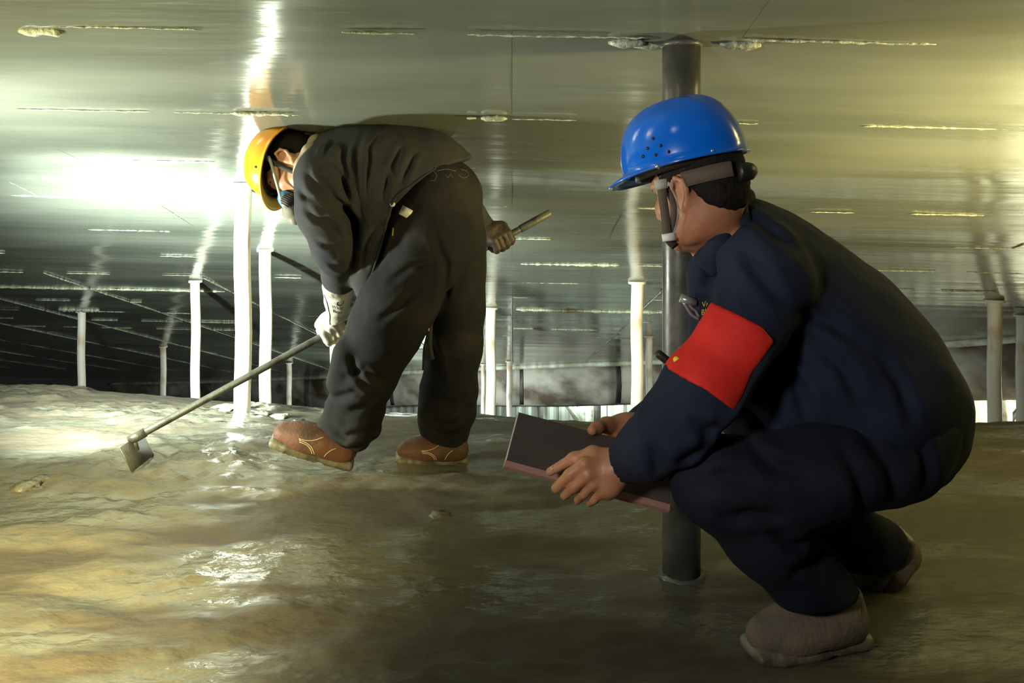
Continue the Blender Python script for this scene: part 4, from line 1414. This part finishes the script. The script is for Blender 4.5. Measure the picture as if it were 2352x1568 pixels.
V, Fc = join([ribbon([P(1533, 536, 1.571), P(1535, 545, 1.571), P(1536, 553, 1.571)], 0.024, 0.006, (-0.25, -1, 0))])
mesh_obj('strap_buckle', V, Fc, M['white'], hat)

# shoes
hB = P(1988, 1452, 1.64); tB = P(1694, 1458, 1.58)
hB[2] = 0.052; tB[2] = 0.052
shoe(hB, tB - hB, (0, 0, 1), 0.272, 0.106, M['boot_b'], B, 'grey-brown suede work shoe', 0.10, False, 1)
hC = P(2075, 1222, 1.86); tC = P(1950, 1352, 1.88)
shoe(hC, tC - hC, (0.75, 0, 0.65), 0.262, 0.100, M['boot_b'], B, 'grey-brown suede work shoe with heel raised', 0.10, False, 1)

# clipboard held in both hands
q = [P(1190, 948, 1.76), P(1158, 1070, 1.655), P(1536, 1172, 1.635), P(1568, 1050, 1.74)]
q[3] = q[0] + q[2] - q[1]
ctr = sum(q) / 4
bd = thing('clipboard', 'dark flat clipboard with a pinkish lower edge in the crouching worker\'s hands', 'clipboard', ctr)
ex = (q[2] - q[1]) / 2; ey = (q[0] - q[1]) / 2
nz = np.cross(ex, ey); nz /= np.linalg.norm(nz)
V, Fc = box(ctr, ex, ey, nz * 0.003)
mesh_obj('board', V, Fc, M['board'], bd, smooth=False)
lip = ey / np.linalg.norm(ey)
V, Fc = box(ctr - ey + lip * 0.004, ex * 1.003, lip * 0.007, nz * 0.0055)
mesh_obj('edge_strip', V, Fc, M['board_edge'], bd, smooth=False)
V, Fc = box(ctr - ex, ex / np.linalg.norm(ex) * 0.0015, ey, nz * 0.0036)
mesh_obj('side_edge', V, Fc, M['rim'], bd, smooth=False)

# two-way radio at the chest, mostly behind the arm
rbp = P(1580, 860, 1.66)
rad = thing('radio', 'black two-way radio with antenna in front of the red armband wearer\'s chest', 'radio', rbp)
u_ = P(1512, 812, 1.62) - P(1552, 842, 1.62); u_ /= np.linalg.norm(u_)
V, Fc = tube([P(1556, 846, 1.62), P(1540, 834, 1.62), P(1512, 812, 1.62), P(1508, 809, 1.62)], [0.0085, 0.0085, 0.0085, 0.006], 12)
mesh_obj('antenna', V, Fc, M['black'], rad)
b0 = P(1600, 880, 1.64)
s_ = np.array([-u_[2], 0, u_[0]])
V, Fc = box(b0, u_ * 0.05, s_ * 0.028, (0, 0.016, 0))
mesh_obj('radio_body', V, Fc, M['black'], rad, smooth=False)
V, Fc = tube([P(1563, 796, 1.63), P(1575, 812, 1.63)], 0.006, 10)
mesh_obj('tuning_knob', V, Fc, M['clip'], rad)


# ------------------------------------------------------------------ lumps of sediment on the deck
def lump(px, py, D, sx, sy, sz, m, label, seed):
    x, y = (px - CX) * D / F, D
    z = floor_hit(x, y)
    n, k = 18, 9
    V, Fc = [], []
    for j in range(k):
        ph = j / (k - 1) * math.pi
        for i in range(n):
            th = 2 * math.pi * i / n
            dv = np.array([math.sin(ph) * math.cos(th), math.sin(ph) * math.sin(th), math.cos(ph)])
            r = 1 + 0.9 * float(fbm(np.array([dv[0] * 2.2 + seed]), np.array([dv[1] * 2.2]), dv[2] * 2.2, 3)[0])
            V.append((x + sx * dv[0] * r, y + sy * dv[1] * r, z + sz * dv[2] * r * 0.8))
    for j in range(k - 1):
        for i in range(n):
            a = j * n + i; b = j * n + (i + 1) % n
            Fc.append((a, a + n, b + n, b))
    return tag(mesh_obj('sediment_lump', V, Fc, m), label, 'sludge', 'sediment lumps on the deck')


lump(690, 972, 3.32, 0.055, 0.05, 0.022, M['black_lump'], 'glistening black lump behind the raised boot toe', 1.0)
lump(735, 975, 3.30, 0.030, 0.03, 0.014, M['black_lump'], 'small glistening black lump right beside the larger black one', 2.0)
lump(602, 942, 3.62, 0.040, 0.04, 0.022, M['pale_lump'], 'pale crumbly lump at the foot of the thick post', 3.0)
lump(520, 940, 3.70, 0.060, 0.05, 0.012, M['pale_lump'], 'pale flat lump left of the thick post foot', 4.0)
lump(640, 952, 3.55, 0.050, 0.04, 0.012, M['pale_lump'], 'low pale lump right of the thick post foot', 5.0)
lump(60, 1138, 2.55, 0.05, 0.04, 0.018, M['lump'], 'brown sludge lump near the left edge', 6.0)
lump(100, 1112, 2.62, 0.04, 0.04, 0.012, M['lump'], 'smaller brown sludge lump above the one near the left edge', 7.0)
lump(1010, 1188, 2.32, 0.03, 0.03, 0.008, M['lump'], 'small sludge lump on the dark deck below the standing boot', 8.0)

for o in bpy.data.objects:
    if '_org' in o:
        del o['_org']
